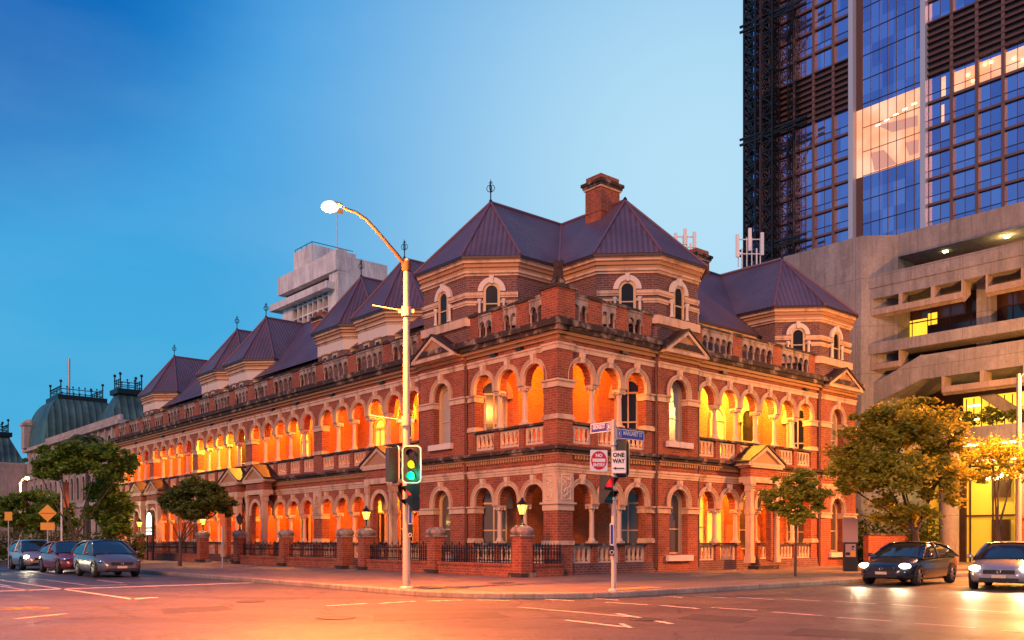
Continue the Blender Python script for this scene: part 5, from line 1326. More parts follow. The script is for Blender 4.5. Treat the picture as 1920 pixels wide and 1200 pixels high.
# ============================================================ SIGN POLE
qb = gnd(1151, 1108, .14); YQ = qb.y
NP = thing('sign_pole', 'slim painted signal pole carrying street name and traffic signs at the kerb', 'pole', (qb.x, qb.y, .14))
m = MB(); m.tube([(0,0,0), (0,0,4.5)], [.07, .06], 12); m.lathe([(.16, 0), (.16, .04), (.09, .07)], n=12); m.sphere((0, 0, 4.5), .06, 10, 6); m.build('pole', M['pole_pink'], NP, loc=(0,0,0))
m = MB()
for z in (3.9, 3.0, 2.45): m.lathe([(.10, z-.04), (.10, z+.04)], n=10)
m.build('clamp', M['galv'], NP, loc=(0,0,0))
def text_mesh(body, size, m_, parent, name, loc, rot, sx=1.0, bold=0.0, spacing=1.0):
    c = bpy.data.curves.new('lettering', 'FONT'); c.body = body; c.size = size; c.align_x = 'CENTER'; c.align_y = 'CENTER'; c.offset = bold; c.space_character = spacing; c.extrude = .001; c.resolution_u = 3
    tmp = bpy.data.objects.new('tmp', c); COL.objects.link(tmp); bpy.context.view_layer.update()
    me = bpy.data.meshes.new_from_object(tmp.evaluated_get(bpy.context.evaluated_depsgraph_get())); bpy.data.objects.remove(tmp); bpy.data.curves.remove(c)
    for v in me.vertices: v.co = Vector((v.co.x*sx, -v.co.z, v.co.y))
    me.materials.clear(); me.materials.append(m_)
    o = bpy.data.objects.new(name, me); COL.objects.link(o); o.parent = parent; o.location = loc; o.rotation_euler = rot; return o
# street name blades (facing the viewer, along each street)
def blade(label, word, sub, vec, L_, z, off, box_left, num):
    d = Vector((vec[0], vec[1], 0)).normalized(); rz = math.atan2(d.y, d.x)
    if d.x < 0: rz += PI
    c = Vector((qb.x, qb.y, 0)) + d*(L_/2+off)
    t = thing('street_name_sign', label, 'street sign', (c.x, c.y-.02, z), rz, 'street name blades on the sign pole')
    h = .245; m = MB(); m.box(-L_/2, L_/2, -.012, .012, -h/2, h/2); m.build('sign_plate', M['blue_sign'], t, loc=(0,0,0))
    b = MB(); e_ = .012
    for x0, x1, z0, z1 in ((-L_/2, L_/2, h/2-e_, h/2+.004), (-L_/2, L_/2, -h/2-.004, -h/2+e_), (-L_/2-.004, -L_/2+e_, -h/2, h/2), (L_/2-e_, L_/2+.004, -h/2, h/2)): b.box(x0, x1, -.016, .016, z0, z1)
    sg = -1 if box_left else 1; bx = sg*(L_/2-.11)
    for x0, x1, z0, z1 in ((bx-.07, bx+.07, .065, .075), (bx-.07, bx+.07, -.075, -.065), (bx-.07, bx-.06, -.075, .075), (bx+.06, bx+.07, -.075, .075)): b.box(x0, x1, -.016, -.0125, z0, z1)
    b.build('white_border', M['white_glow'], t, loc=(0,0,0))
    text_mesh(word, .165, M['white_glow'], t, 'lettering', (-sg*.09, -.016, .025), (0,0,0), (L_-.32)/(.165*.60*len(word)), .0015)
    text_mesh('i', .12, M['white_glow'], t, 'lettering', (bx, -.016, 0), (0,0,0), 1.6, .006)
M['white_glow'] = mat('reflective_white', (.85, .82, .8), .4)
blade('blue street name blade reading GEORGE ST', 'GEORGE ST', '', (-sa, ca), .78, 4.52, .06, False, '')
blade('blue street name blade reading MARGARET ST', 'MARGARET ST', '', (ca, sa), 1.1, 4.33, .09, True, '')
p = W(1123, 863.5, YQ-.12); t = thing('no_entry_sign', 'square white sign with red disc reading NO ENTRY', 'road sign', p, R(8))
m = MB(); m.extr([(x, 0, z) for x, z in rrect(.465, .56, .03)], (0, .012, 0)); m.build('sign_plate', M['white_glow'], t, loc=(0,0,0))
m = MB(); m.add([(.213*math.cos(a), -.004, .248*math.sin(a)) for a in [2*PI*i/40 for i in range(40)]], [list(range(40))]); m.build('red_disc', M['red_sign'], t, loc=(0,0,0))
m = MB(); m.box(-.17, .17, -.012, -.006, -.04, .05); m.build('white_bar', M['white_glow'], t, loc=(0,0,0))
text_mesh('NO', .115, M['white_glow'], t, 'lettering', (0, -.010, .13), (0,0,0), 1.0, .006); text_mesh('ENTRY', .108, M['white_glow'], t, 'lettering', (0, -.010, -.12), (0,0,0), .95, .006)
p = W(1160, 866, YQ-.14); t = thing('one_way_sign', 'white rectangular sign reading ONE WAY above a black arrow pointing left', 'road sign', p, R(-3))
m = MB(); m.extr([(x, 0, z) for x, z in rrect(.385, .59, .03)], (0, .012, 0)); m.build('sign_plate', M['white_glow'], t, loc=(0,0,0))
m = MB(); o_ = rrect(.398, .603, .035); i_ = rrect(.36, .565, .025); n = len(o_); m.add([(x, -.003, z) for x, z in o_]+[(x, -.003, z) for x, z in i_], [(k, (k+1) % n, n+(k+1) % n, n+k) for k in range(n)]); m.build('grey_border', M['galv'], t, loc=(0,0,0))
text_mesh('ONE', .152, M['black_sign'], t, 'lettering', (0, -.006, .178), (0,0,0), .95, .007); text_mesh('WAY', .152, M['black_sign'], t, 'lettering', (0, -.006, .02), (0,0,0), .90, .007)
m = MB(); m.box(-.09, .15, -.010, -.004, -.185, -.155); m.add([(-.16, -.008, -.17), (-.06, -.008, -.125), (-.085, -.008, -.17), (-.06, -.008, -.215)], [(0,1,2,3)]); m.build('arrow', M['black_sign'], t, loc=(0,0,0))
p = W(1166, 860, YQ+.25); signal_head('unlit traffic signal seen from behind, behind the one way sign', p, R(165), (), .38, 1.0)
p = W(1137, 918, YQ-.05); ped_signal('pedestrian signal with red figure beside the slim sign pole', p, R(35), 0)
p = W(1147, 1025, YQ-.1); t = thing('push_button_unit', 'push button box with blue strip sign on the slim sign pole', 'push button', p, 0, 'pedestrian push button units')
m = MB(); m.box(-.055, .055, 0, .05, -.24, .02); m.build('button_case', M['black'], t, loc=(0,0,0)); m = MB(); m.box(-.05, .05, -.01, 0, .04, .62); s_ = m.build('strip_sign', M['white'], t, loc=(0,0,0)); m = MB(); m.box(-.032, .032, -.016, -.01, .07, .58); m.build('blue_panel', M['blue_sign'], s_, loc=(0,0,0))
m = MB()
for i in range(16):
    a, b = 2*PI*i/16, 2*PI*(i+1)/16; m.bar((.05*math.cos(a), -.02, -.15+.05*math.sin(a)), (.05*math.cos(b), -.02, -.15+.05*math.sin(b)), .014)
m.build('button_ring', M['white'], t, loc=(0,0,0))

# second street lamp, just outside the right edge of the frame, whose glow tints the right side
rb = g2w(21.05, -8.65); SP2 = thing('street_light_pole', 'galvanised street light pole with outreach arm beyond the silver car at the right edge', 'street light', (rb.x, rb.y, .14))
m = MB(); m.tube([(0,0,0), (0,0,9.0)], [.12, .10], 12); m.build('pole', M['pole'], SP2, loc=(0,0,0))
d2 = Vector((sa, -ca, 0)); m = MB(); arm2 = [Vector((0,0,8.8))+d2*a+Vector((0,0,b)) for a, b in ((0,0),(.5,.5),(1.2,.9),(2.2,1.1))]; m.tube(arm2, .05, 8); m.build('lamp_arm', M['galv'], SP2, loc=(0,0,0))
m = MB(); m.sphere(arm2[-1]+d2*.3, .3, 12, 8, (1, .7, .3)); lh2 = m.build('lamp_head', M['lamp_head'], SP2, loc=(0,0,0)); m = MB(); m.sphere(arm2[-1]+d2*.3+Vector((0,0,-.06)), .22, 12, 8, (1, .7, .4)); m.build('lamp_lens', M['lamp_lens'], lh2, loc=(0,0,0))
light('POINT', 'street_lamp_light', arm2[-1]+d2*.3+Vector((0,0,-.35)), 8000, (1.0, .36, .06), SP2, .25)
light('SPOT', 'street_lamp_beam', arm2[-1]+d2*.3+Vector((0,0,-.36)), 30000, (1.0, .24, .035), SP2, .25, spot_size=R(158), spot_blend=1.0).rotation_euler = (R(-10), R(10), 0)

# ============================================================ KIOSK, FAR SIGNS, ANTENNAS, STATUE
kb_ = W(1594, 1062, 38.5); t = thing('information_kiosk', 'tall pink grey information pillar with poster frame at the right end of the terrace', 'kiosk', (kb_.x, kb_.y, .14), R(-6))
m = MB(); m.box(-.28, .28, -.12, .12, 0, 1.25); m.build('base', M['black'], t, loc=(0,0,0))
m = MB(); m.extr([(-.30, -.10, 1.25), (.30, -.10, 1.25), (.30, -.10, 2.15), (.18, -.10, 2.32), (-.30, -.10, 2.32)], (0, .2, 0)); m.build('top_panel', M['pink_panel'], t, loc=(0,0,0))
m = MB(); m.box(-.23, .2, -.135, -.12, .62, 1.18); po = m.build('poster', M['pink_panel'], t, loc=(0,0,0)); m = MB(); m.box(-.02, .19, -.142, -.136, .64, .88); m.build('poster_picture', M['yellow_sign'], po, loc=(0,0,0)); m = MB(); m.box(.03, .14, -.142, -.136, 1.02, 1.1); m.box(.03, .1, -.142, -.136, .93, .98); m.box(-.22, -.04, -.142, -.136, .70, .82); m.build('poster_mark', M['black_sign'], po, loc=(0,0,0))
# warning diamond sign (back lit by traffic, seen from its face) and small plates at the left
db = gnd(88, 1075, .0); db = Vector((-22.5, 43.3, 0)); t = thing('diamond_sign', 'orange yellow diamond warning sign over a small rectangular plate on a post at the left', 'road sign', (db.x, db.y, 0), R(10))
m = MB(); m.tube([(0, .03, 0), (0, .03, 3.2)], .03, 8); m.build('post', M['galv'], t, loc=(0,0,0)); zc = 1.5+(1012-962)/FPX*db.y
m = MB(); m.extr([(-.42, 0, zc), (0, 0, zc-.42), (.42, 0, zc), (0, 0, zc+.42)], (0, .015, 0)); m.build('diamond_plate', M['yellow_sign'], t, loc=(0,0,0))
m = MB(); m.box(-.32, .32, 0, .015, zc-.82, zc-.46); m.build('lower_plate', M['yellow_sign'], t, loc=(0,0,0)); m = MB(); m.box(-.32, .32, -.004, 0, zc-.03, zc+.0); m.bar((-.3, -.003, zc), (.3, -.003, zc), .02); m.build('sign_mark', M['red_sign'], t, loc=(0,0,0))
t = thing('small_sign', 'small yellow rectangular sign on a short post at the far left', 'road sign', (-26.2, 46.5, 0), R(10)); m = MB(); m.tube([(0,.03,0),(0,.03,2.9)], .03, 6); m.build('post', M['galv'], t, loc=(0,0,0)); m = MB(); m.box(-.18, .18, 0, .02, 2.5, 2.95); m.build('sign_plate', M['yellow_sign'], t, loc=(0,0,0))
p = gnd(116, 1062); t = thing('flag_banner_pole', 'thin white banner pole behind the diamond sign', 'pole', (-26.5, 52.6, 0)); m = MB(); m.tube([(0,0,0),(0,0,5.4)], .06, 8); m.build('pole', M['white'], t, loc=(0,0,0)); m = MB(); m.box(.1, .42, -.01, .01, 3.4, 4.9); m.build('banner', M['orange'], t, loc=(0,0,0))
t = thing('street_light_pole', 'small distant white street light glowing above the trees at the far left', 'street light', (-37.4, 68, 0)); m = MB(); m.tube([(0,0,0),(0,0,5.9)], .09, 8); m.build('pole', M['white'], t, loc=(0,0,0)); m = MB(); m.tube([(0,0,5.8),(.3,-.2,6.15),(.65,-.4,6.2)], .05, 6); m.build('lamp_arm', M['white'], t, loc=(0,0,0)); m = MB(); m.sphere((.75, -.45, 6.15), .17, 10, 6, (1,1,.7)); m.build('lamp_lens', M['bulb'], t, loc=(0,0,0)); light('POINT', 'far_lamp_light', (.75, -.45, 5.8), 200, (1, .6, .2), t, .15)
t = thing('wall_lamp', 'bright white lamp glowing at the far end porch of the terrace', 'lamp', grid=(-1.7, 45.3, 3.55)); m = MB(); m.sphere((0,0,0), .17, 12, 8); m.build('globe', M['bulb_white'], t, loc=(0,0,0)); m = MB(); m.tube([(0,0,.15),(0,0,.5),(.9,0,.55)], .025, 6); m.build('bracket', M['iron'], t, loc=(0,0,0)); light('POINT', 'wall_lamp_light', (-.25, 0, 0), 60, (.75, 1.0, .6), t, .12)
# post top lanterns between the trees (thin dark posts)
for px, Yd, h, lab in ((443, 55, 4.6, 'tall dark twin lantern post in front of the paired porches'),):
    b = W(px, 1012, Yd); t = thing('lantern_post', lab, 'lamp post', (b.x, b.y, .14)); m = MB(); m.tube([(0,0,0),(0,0,3.7)], [.09, .06], 8); m.lathe([(.16, 0), (.12, .3), (.08, .4)], n=10); m.build('post', M['iron'], t, loc=(0,0,0)); m = MB(); m.lathe([(.08, 3.7), (.20, 4.1), (.26, 4.14), (.12, 4.35), (.02, 4.5)], n=8); m.build('lantern', M['iron'], t, loc=(0,0,0))
for px, Yd, h, lab in ((116+0, 56, 0, None),): pass
b = W(417, 1012, 43); t = thing('parking_sign', 'slim parking sign post with narrow plate beyond the small tree', 'road sign', (b.x, b.y, .14)); m = MB(); m.tube([(0,0,0),(0,0,2.6)], .03, 8); m.build('post', M['galv'], t, loc=(0,0,0)); m = MB(); m.box(-.12, .12, -.03, -.02, 2.0, 2.6); m.build('sign_plate', M['orange'], t, loc=(0,0,0))
b = W(338, 1012, 47); t = thing('parking_sign', 'slim orange parking sign under the small spreading tree', 'road sign', (b.x, b.y, .14)); m = MB(); m.tube([(0,0,0),(0,0,2.5)], .03, 8); m.build('post', M['galv'], t, loc=(0,0,0)); m = MB(); m.box(-.1, .1, -.03, -.02, 1.9, 2.5); m.build('sign_plate', M['orange'], t, loc=(0,0,0))
# antennas
def antenna(label, px, py0, py1, Y, w_):
    b = W(px, py1, Y); t = thing('mobile_antenna', label, 'antenna', b, 0, 'white mobile phone antennas on the roofs'); H = (py1-py0)/FPX*Y
    m = MB()
    for dx in (-.45, -.1, .1, .45): m.tube([(dx*w_, 0, 0), (dx*w_, 0, H*.8)], .04, 6)
    for z in (H*.35, H*.75): m.tube([(-.55*w_, 0, z), (.55*w_, 0, z)], .045, 6)
    for dx in (-.3, .3): m.tube([(dx*w_, 0, -2.5), (dx*w_, 0, H*.5)], .06, 6)
    m.build('frame', M['white'], t, loc=(0,0,0)); m = MB()
    for dx, z0 in ((-.5, .25), (0, .42), (.5, .3)): m.box(dx*w_-.11, dx*w_+.11, -.2, -.06, H*z0, H*(z0+.62))
    m.build('panel', M['white'], t, loc=(0,0,0))
antenna('white mobile antenna cluster against the hoist mast above the right roof', 1405, 432, 500, 62, 1.7)
antenna('white mobile antenna cluster above the main roof beside the right chimney', 1284, 432, 480, 62, 1.3)
# seated animal statue on the corner pier
t = thing('koala_statue', 'small dark weathered seated animal statue on the corner parapet pier', 'statue', grid=(.30, .30, 11.28)); t.location.z = 11.28; t.rotation_euler = (0, 0, R(-2))
def skin(name, verts, edges, radii, m_, parent, sub=2):
    me = bpy.data.meshes.new(name); me.from_pydata(verts, edges, []); o = bpy.data.objects.new(name, me); COL.objects.link(o); o.parent = parent
    md = o.modifiers.new('Skin', 'SKIN'); me.skin_vertices[0].data
    for i, r_ in enumerate(radii): me.skin_vertices[0].data[i].radius = (r_, r_) if not hasattr(r_, '__len__') else r_
    me.skin_vertices[0].data[0].use_root = True
    s_ = o.modifiers.new('Sub', 'SUBSURF'); s_.levels = sub; s_.render_levels = sub; me.materials.append(m_); return o
mbd = bpy.data.metaballs.new('blob'); mbo = bpy.data.objects.new('blob', mbd); COL.objects.link(mbo); mbd.resolution = .03; mbd.threshold = .5
for x, y, z, r_, sc in ((0,.04,.20,.27,1),(0,.02,.38,.25,1),(0,-.02,.55,.23,1),(0,-.06,.76,.24,1),(0,-.18,.70,.10,1),(.14,-.04,.92,.11,1),(-.14,-.04,.92,.11,1),(.11,-.12,.44,.11,1),(.11,-.17,.30,.09,1),(.11,-.19,.18,.085,1),(.11,-.22,.09,.09,1),(-.11,-.12,.44,.11,1),(-.11,-.17,.30,.09,1),(-.11,-.19,.18,.085,1),(-.11,-.22,.09,.09,1),(.17,-.04,.14,.15,1),(.18,-.16,.09,.10,1),(-.17,-.04,.14,.15,1),(-.18,-.16,.09,.10,1)):
    el = mbd.elements.new(); el.co = (x, y, z); el.radius = r_*1.25
bpy.context.view_layer.update()
me = bpy.data.meshes.new_from_object(mbo.evaluated_get(bpy.context.evaluated_depsgraph_get())); bpy.data.objects.remove(mbo)
me.materials.clear(); me.materials.append(M['weathered']); me.polygons.foreach_set('use_smooth', [True]*len(me.polygons)); bo = bpy.data.objects.new('body', me); COL.objects.link(bo); bo.parent = t
m = MB(); m.box(-.26, .26, -.26, .22, -.01, .06); m.build('plinth', M['weathered'], t, loc=(0,0,0))

# ============================================================ CARS
def carpaint(name, c, rough=.22, metal=.2):
    m = mat(name, c, rough, metal); N, L, B = nodes(m); B.inputs['Coat Weight'].default_value = .6; B.inputs['Coat Roughness'].default_value = .08; return m
M['glass_car'] = mat('car_glass', (.015, .017, .02), .04, 0, spec=.9); M['tyre'] = mat('tyre', (.015, .014, .013), .85); M['rim'] = mat('alloy_rim', (.45, .44, .43), .3, .8)
M['headlamp'] = mat('headlamp_on', (1, 1, .9), .3, 0, (1.0, .86, .55), 22.0); M['taillamp'] = mat('tail_lamp', (.5, .01, .01), .3, 0, (1, .02, .01), .8); M['plate'] = mat('number_plate', (.6, .5, .35), .5); M['chrome'] = mat('chrome', (.6, .6, .6), .12, 1.0)
def make_car(label, paint, X, Y, rz, kind='sedan', lights_on=True, power=25, cat='car', group='cars waiting at the crossing'):
    t = thing('parked_car', label, cat, (X, Y, -.02), rz, group)
    if kind == 'sedan': T = [(-2.28,.60,.45,.74),(-2.22,.76,.30,.90),(-2.0,.84,.24,.99),(-1.6,.885,.20,1.0),(-.9,.90,.19,.97),(0,.905,.19,.95),(.8,.90,.19,.94),(1.3,.885,.20,.88),(1.75,.85,.21,.79),(2.08,.76,.24,.68),(2.24,.60,.30,.56),(2.28,.5,.36,.48)]; C_ = [(-2.0,.99,.97,.76),(-1.35,1.0,1.33,.62),(-.9,.98,1.42,.60),(-.3,.97,1.455,.60),(.15,.96,1.42,.61),(.55,.95,1.24,.66),(1.15,.93,.96,.74)]
    elif kind == 'hatch': T = [(-2.0,.66,.40,.85),(-1.95,.80,.28,1.0),(-1.7,.85,.22,1.02),(-.9,.87,.19,.99),(0,.875,.19,.97),(.8,.87,.19,.96),(1.2,.855,.20,.90),(1.6,.80,.22,.80),(1.85,.70,.26,.68),(1.98,.55,.34,.55)]; C_ = [(-1.95,1.0,1.1,.74),(-1.7,1.0,1.36,.62),(-1.2,.99,1.49,.60),(-.3,.98,1.52,.60),(.1,.97,1.47,.61),(.5,.96,1.28,.66),(1.1,.95,.98,.74)]
    else: T = [(-2.32,.70,.48,1.0),(-2.25,.86,.34,1.12),(-1.9,.93,.28,1.14),(-.9,.95,.26,1.12),(0,.95,.26,1.10),(.8,.95,.26,1.10),(1.3,.94,.26,1.06),(1.8,.90,.28,1.0),(2.15,.82,.32,.88),(2.3,.68,.38,.70)]; C_ = [(-2.25,1.12,1.2,.82),(-2.05,1.13,1.58,.70),(-1.4,1.12,1.74,.68),(-.4,1.11,1.78,.68),(.15,1.10,1.72,.69),(.55,1.09,1.5,.74),(1.15,1.08,1.12,.82)]
    m = MB(); vs = []
    for x, w_, zl, zt in T:
        h = zt-zl
        half = [(0, zl), (w_*.88, zl), (w_*.97, zl+h*.12), (w_, zl+h*.35), (w_*.99, zl+h*.62), (w_*.95, zl+h*.86), (w_*.86, zt), (w_*.45, zt+.025), (0, zt+.035)]
        pr = half + [(-a, b) for a, b in half[-2:0:-1]]
        vs += [(x, a, b) for a, b in pr]
    n = 16; fs = [(i*n+k, i*n+(k+1) % n, (i+1)*n+(k+1) % n, (i+1)*n+k) for i in range(len(T)-1) for k in range(n)]
    m.add(vs, fs, True); m.add(vs[:n], [list(range(n))]); m.add(vs[-n:], [list(range(n))])
    bd = m.build('body', paint, t, loc=(0,0,0))
    g = MB(); vs = []
    for x, z0, z1, wt in C_:
        w0 = T[4][1]*.95; r_ = (z1-z0); wt2 = w0-(w0-wt)*min(1, r_/.45)
        vs += [(x, w0, z0-.06), (x, (w0+wt2)/2+.02, (z0+z1)/2), (x, wt2, z1-.03), (x, wt2*.6, z1), (x, 0, z1+.012), (x, -wt2*.6, z1), (x, -wt2, z1-.03), (x, -(w0+wt2)/2-.02, (z0+z1)/2), (x, -w0, z0-.06)]
    fs = [(i*9+k, i*9+k+1, i*9+9+k+1, i*9+9+k) for i in range(len(C_)-1) for k in range(8)]; g.add(vs, fs, True); g.add(vs[:9], [list(range(9))]); g.add(vs[-9:], [list(range(9))]); g.build('windows', M['glass_car'], t, loc=(0,0,0))
    r = MB()   # roof skin and pillars
    up = lambda i, k: Vector(vs[i*9+k])+Vector((0, 0, .012))
    rv = [up(i, k) for i in range(1, 5) for k in range(2, 7)]; r.add(rv, [(i*5+k, i*5+k+1, i*5+5+k+1, i*5+5+k) for i in range(3) for k in range(4)], True)
    for k in (0, 8):
        sg = 1 if k == 0 else -1; kk = 2 if k == 0 else 6; km = 1 if k == 0 else 7
        o_ = Vector((0, sg*.012, .006))
        for (a, b) in ((6, 4), (0, 1)):
            r.tube([Vector(vs[a*9+k])+o_, Vector(vs[((a+b)//2)*9+kk])+o_, Vector(vs[b*9+kk])+o_], .035, 6)
        r.tube([Vector(vs[i*9+kk])+o_ for i in range(1, 6)], .03, 6)
        r.tube([Vector(vs[3*9+k])+o_, Vector(vs[3*9+km])+o_, Vector(vs[3*9+kk])+o_], .035, 6)
    r.build('roof_frame', paint, t, loc=(0,0,0))
    fx = T[-2][0]; fw = T[-4][1]
    for sg in (-1, 1):
        h = MB(); h.sphere((fx-.22, sg*(fw-.18), .66 if kind != 'suv' else .80), .14, 12, 8, (1.4, 1.25, .62)); h.build('headlight', M['headlamp' if lights_on else 'chrome'], t, loc=(0,0,0))
        if lights_on: light('SPOT', 'headlight_beam', (fx+.12, sg*(fw-.18), .66), power*8, (1.0, .78, .45), t, .06, spot_size=R(75), spot_blend=.6).rotation_euler = (R(85), 0, R(-90))
        tl = MB(); tl.sphere((T[1][0]+.1, sg*(T[1][1]-.12), T[1][3]-.12), .12, 10, 6, (.8, 1.1, .8)); tl.build('tail_light', M['taillamp'], t, loc=(0,0,0))
        mi = MB(); mi.sphere((.85, sg*(T[4][1]+.10), 1.0 if kind != 'suv' else 1.15), .1, 8, 6, (.6, 1.1, .7)); mi.box(.82, .9, sg*T[4][1]-.06, sg*T[4][1]+.06, .94, .98); mi.build('wing_mirror', paint, t, loc=(0,0,0))
        for wx in (T[0][0]+.88, T[-1][0]-.88):
            wr = .33 if kind != 'suv' else .37; wh = MB()
            prf = [(wr*.72, -.11), (wr*.96, -.10), (wr, -.05), (wr, .05), (wr*.96, .10), (wr*.72, .11)]; q = []
            for rr_, dy in prf:
                for k in range(20): a = 2*PI*k/20; q.append((wx+rr_*math.cos(a), sg*(T[4][1]-.10)+dy, wr+rr_*math.sin(a)))
            wh.add(q, [(i*20+k, i*20+(k+1) % 20, (i+1)*20+(k+1) % 20, (i+1)*20+k) for i in range(5) for k in range(20)], True); w_ = wh.build('wheel', M['tyre'], t, loc=(0,0,0))
            rm = MB(); yy = sg*(T[4][1]-.02); 
            for k in range(7): a = 2*PI*k/7; rm.bar((wx, yy, wr), (wx+wr*.68*math.cos(a), yy, wr+wr*.68*math.sin(a)), .05, .03)
            rm.add([(wx+wr*.72*math.cos(2*PI*k/20), yy-sg*.05, wr+wr*.72*math.sin(2*PI*k/20)) for k in range(20)], [list(range(20))]); rm.build('rim', M['rim'], w_, loc=(0,0,0))
            ar = MB(); qq = []
            for k in range(13): a = PI*k/12; qq += [(wx+(wr+.05)*math.cos(a), sg*(T[4][1]+.004), wr+.01+(wr+.05)*math.sin(a)), (wx+(wr-.02)*math.cos(a), sg*(T[4][1]+.004), wr+.01+(wr-.02)*math.sin(a))]
            ar.add(qq, [(2*k, 2*k+1, 2*k+3, 2*k+2) for k in range(12)]); ar.build('wheel_arch', M['black'], t, loc=(0,0,0))
    x1 = T[-1][0]; gb = .0 if kind != 'suv' else .12
    g = MB(); g.box(x1-.10, x1+.012, -.42, .42, .50+gb, .62+gb); g.box(x1-.14, x1+.008, -.52, .52, .28, .38+gb); g.build('grille', M['black'], t, loc=(0,0,0))
    g = MB(); g.tube([(x1+.02, .055*math.cos(a), .57+gb+.04*math.sin(a)) for a in [2*PI*k/14 for k in range(15)]], .008, 5); g.tube([(x1+.02, -.045, .58+gb), (x1+.02, -.015, .555+gb), (x1+.02, .0, .575+gb), (x1+.02, .015, .555+gb), (x1+.02, .045, .58+gb)], .006, 5); g.build('badge', M['chrome'], t, loc=(0,0,0))
    g = MB(); g.box(x1+.012, x1+.022, -.19, .19, .38+gb, .47+gb); g.build('number_plate', M['plate'], t, loc=(0,0,0))
    return t
def on_ground(px, Y): return ((px-960)/FPX*Y, Y)
P_dark = carpaint('dark_blue_paint', (.018, .020, .035)); P_silver = carpaint('silver_paint', (.42, .38, .36), .25, .5); P_white = carpaint('white_paint', (.62, .58, .55)); P_red = carpaint('red_paint', (.22, .02, .02)); P_grey = carpaint('grey_paint', (.14, .13, .14), .25, .4)
x, y = on_ground(1706, 31.0); make_car('dark sedan with both headlights on at the kerb beside the brick boundary wall', P_dark, x, y, ANG+PI+R(3), 'sedan', True, 14)
x, y = on_ground(1893, 28.4); make_car('silver sedan with bright headlights partly cut off at the right edge of the picture', P_silver, x, y, ANG+PI+R(13), 'sedan', True, 24)
for gx, gy, p_, k_, on_, lab in ((-12.0, 14.6, P_grey, 'hatch', False, 'grey hatchback first in the left street queue'),
        (-12.0, 20.2, P_red, 'sedan', False, 'dark red sedan second in the left street queue'), (-12.1, 26.4, P_silver, 'hatch', True, 'silver hatchback with headlights on at the back of the left queue'),
        (-15.6, 24.0, P_white, 'sedan', True, 'white sedan with headlights on in the next lane at the far left')):
    v = g2w(gx, gy); make_car(lab, p_, v.x, v.y, ANG-PI/2, k_, on_, 10, group='cars queued on the left street')

# ============================================================ TREES
def tree(name, label, base, trunk_h, blobs, leafm, nleaf, ls, cat='tree', group=None, tr=.12, forks=5, seed=1, sparse=1.0):
    rn = random.Random(seed); B = Vector(base); t = thing(name, label, cat, B, 0, group)
    lf = MB(); br = MB(); top = Vector((rn.uniform(-.1,.1), 0, trunk_h)); br.tube([(0,0,-.05), (tr*.4, 0, trunk_h*.5), top], [tr*1.25, tr, tr*.8], 8)
    clumps = []; tot = sum(b[3]*b[4]*b[5] for b in blobs)
    for (bx, by, bz, rx, ry, rz) in blobs:
        c = Vector((bx, by, bz))-B if False else Vector((bx, by, bz)); nc = max(4, int(sparse*46*(rx*ry*rz/tot)**.7)); 
        for i in range(nc):
            d = Vector((rn.gauss(0,1), rn.gauss(0,1), rn.gauss(0,1))).normalized(); r_ = rn.random()**.45
            clumps.append((c+Vector((d.x*rx*r_, d.y*ry*r_, d.z*rz*r_)), (rx*ry*rz)**(1/3)*rn.uniform(.20, .36)))
    for b in blobs:
        c = Vector(b[:3])
        if rn.random() < .3 and b is not blobs[0]: continue
        for i in range(1 if len(blobs) > 4 else max(2, forks-1)):
            e = c+Vector((rn.uniform(-.6,.6)*b[3], rn.uniform(-.6,.6)*b[4], rn.uniform(-.3,.5)*b[5])); mid = top.lerp(e, .45)+Vector((rn.uniform(-.15,.15), rn.uniform(-.15,.15), .12*b[5]))
            br.tube([top-Vector((0,0,trunk_h*.12*rn.random())), mid, e], [tr*.42, tr*.22, tr*.07], 6)
            for j in range(2):
                e2 = e+Vector((rn.uniform(-.4,.4)*b[3], rn.uniform(-.4,.4)*b[4], rn.uniform(-.1,.4)*b[5])); br.tube([mid.lerp(e, .5), e2], [tr*.2, tr*.07], 5)
    per = nleaf//max(1, len(clumps))
    for c, r_ in clumps:
        for k in range(per):
            p = c+Vector((rn.gauss(0, r_*.55), rn.gauss(0, r_*.55), rn.gauss(0, r_*.34)))
            a = Vector((rn.gauss(0,1), rn.gauss(0,1), rn.gauss(0,.45))).normalized(); n_ = Vector((rn.gauss(0,1), rn.gauss(0,1), .6)).normalized(); b = a.cross(n_).normalized()
            s_ = ls*rn.uniform(.6, 1.3); lf.v += [p-a*s_, p-b*s_*.5+a*s_*.1, p+a*s_, p+b*s_*.5+a*s_*.1]; o = len(lf.v)-4; lf.f.append([o, o+1, o+2, o+3]); lf.sm.append(False)
    lf.build('crown', leafm, t, loc=(0,0,0)); br.build('trunk', M['bark'], t, loc=(0,0,0)); return t
def tb(px, Y, z=.14): v = W(px, 1012, Y); return (v.x, v.y, z)
def blobs(b, lst, Y):         # crown lobes given as picture columns/rows at depth Y
    out_ = []
    for px, py, rpx, rpy, dy in lst:
        v = W(px, py, Y+dy); out_.append((v.x-b[0], dy, v.z-b[2], rpx/FPX*Y, rpx/FPX*Y*.95, rpy/FPX*Y))
    return out_
b = tb(1718, 36.5); tree('street_tree', 'large leafy olive green tree right of the terrace behind the dark car', b, 1.7, blobs(b, [(1700,795,78,48,0),(1630,845,65,50,.3),(1755,840,60,52,.4),(1605,890,50,40,-.2),(1680,890,75,48,-.6),(1765,905,50,45,0),(1640,785,38,28,.2),(1700,955,65,30,-.2),(1575,905,22,16,0),(1800,800,28,20,0),(1735,760,25,18,0),(1590,840,20,18,0)], 36.5), M['leaf_olive'], 34000, .10, seed=3, tr=.15, sparse=2.2, group='street trees')
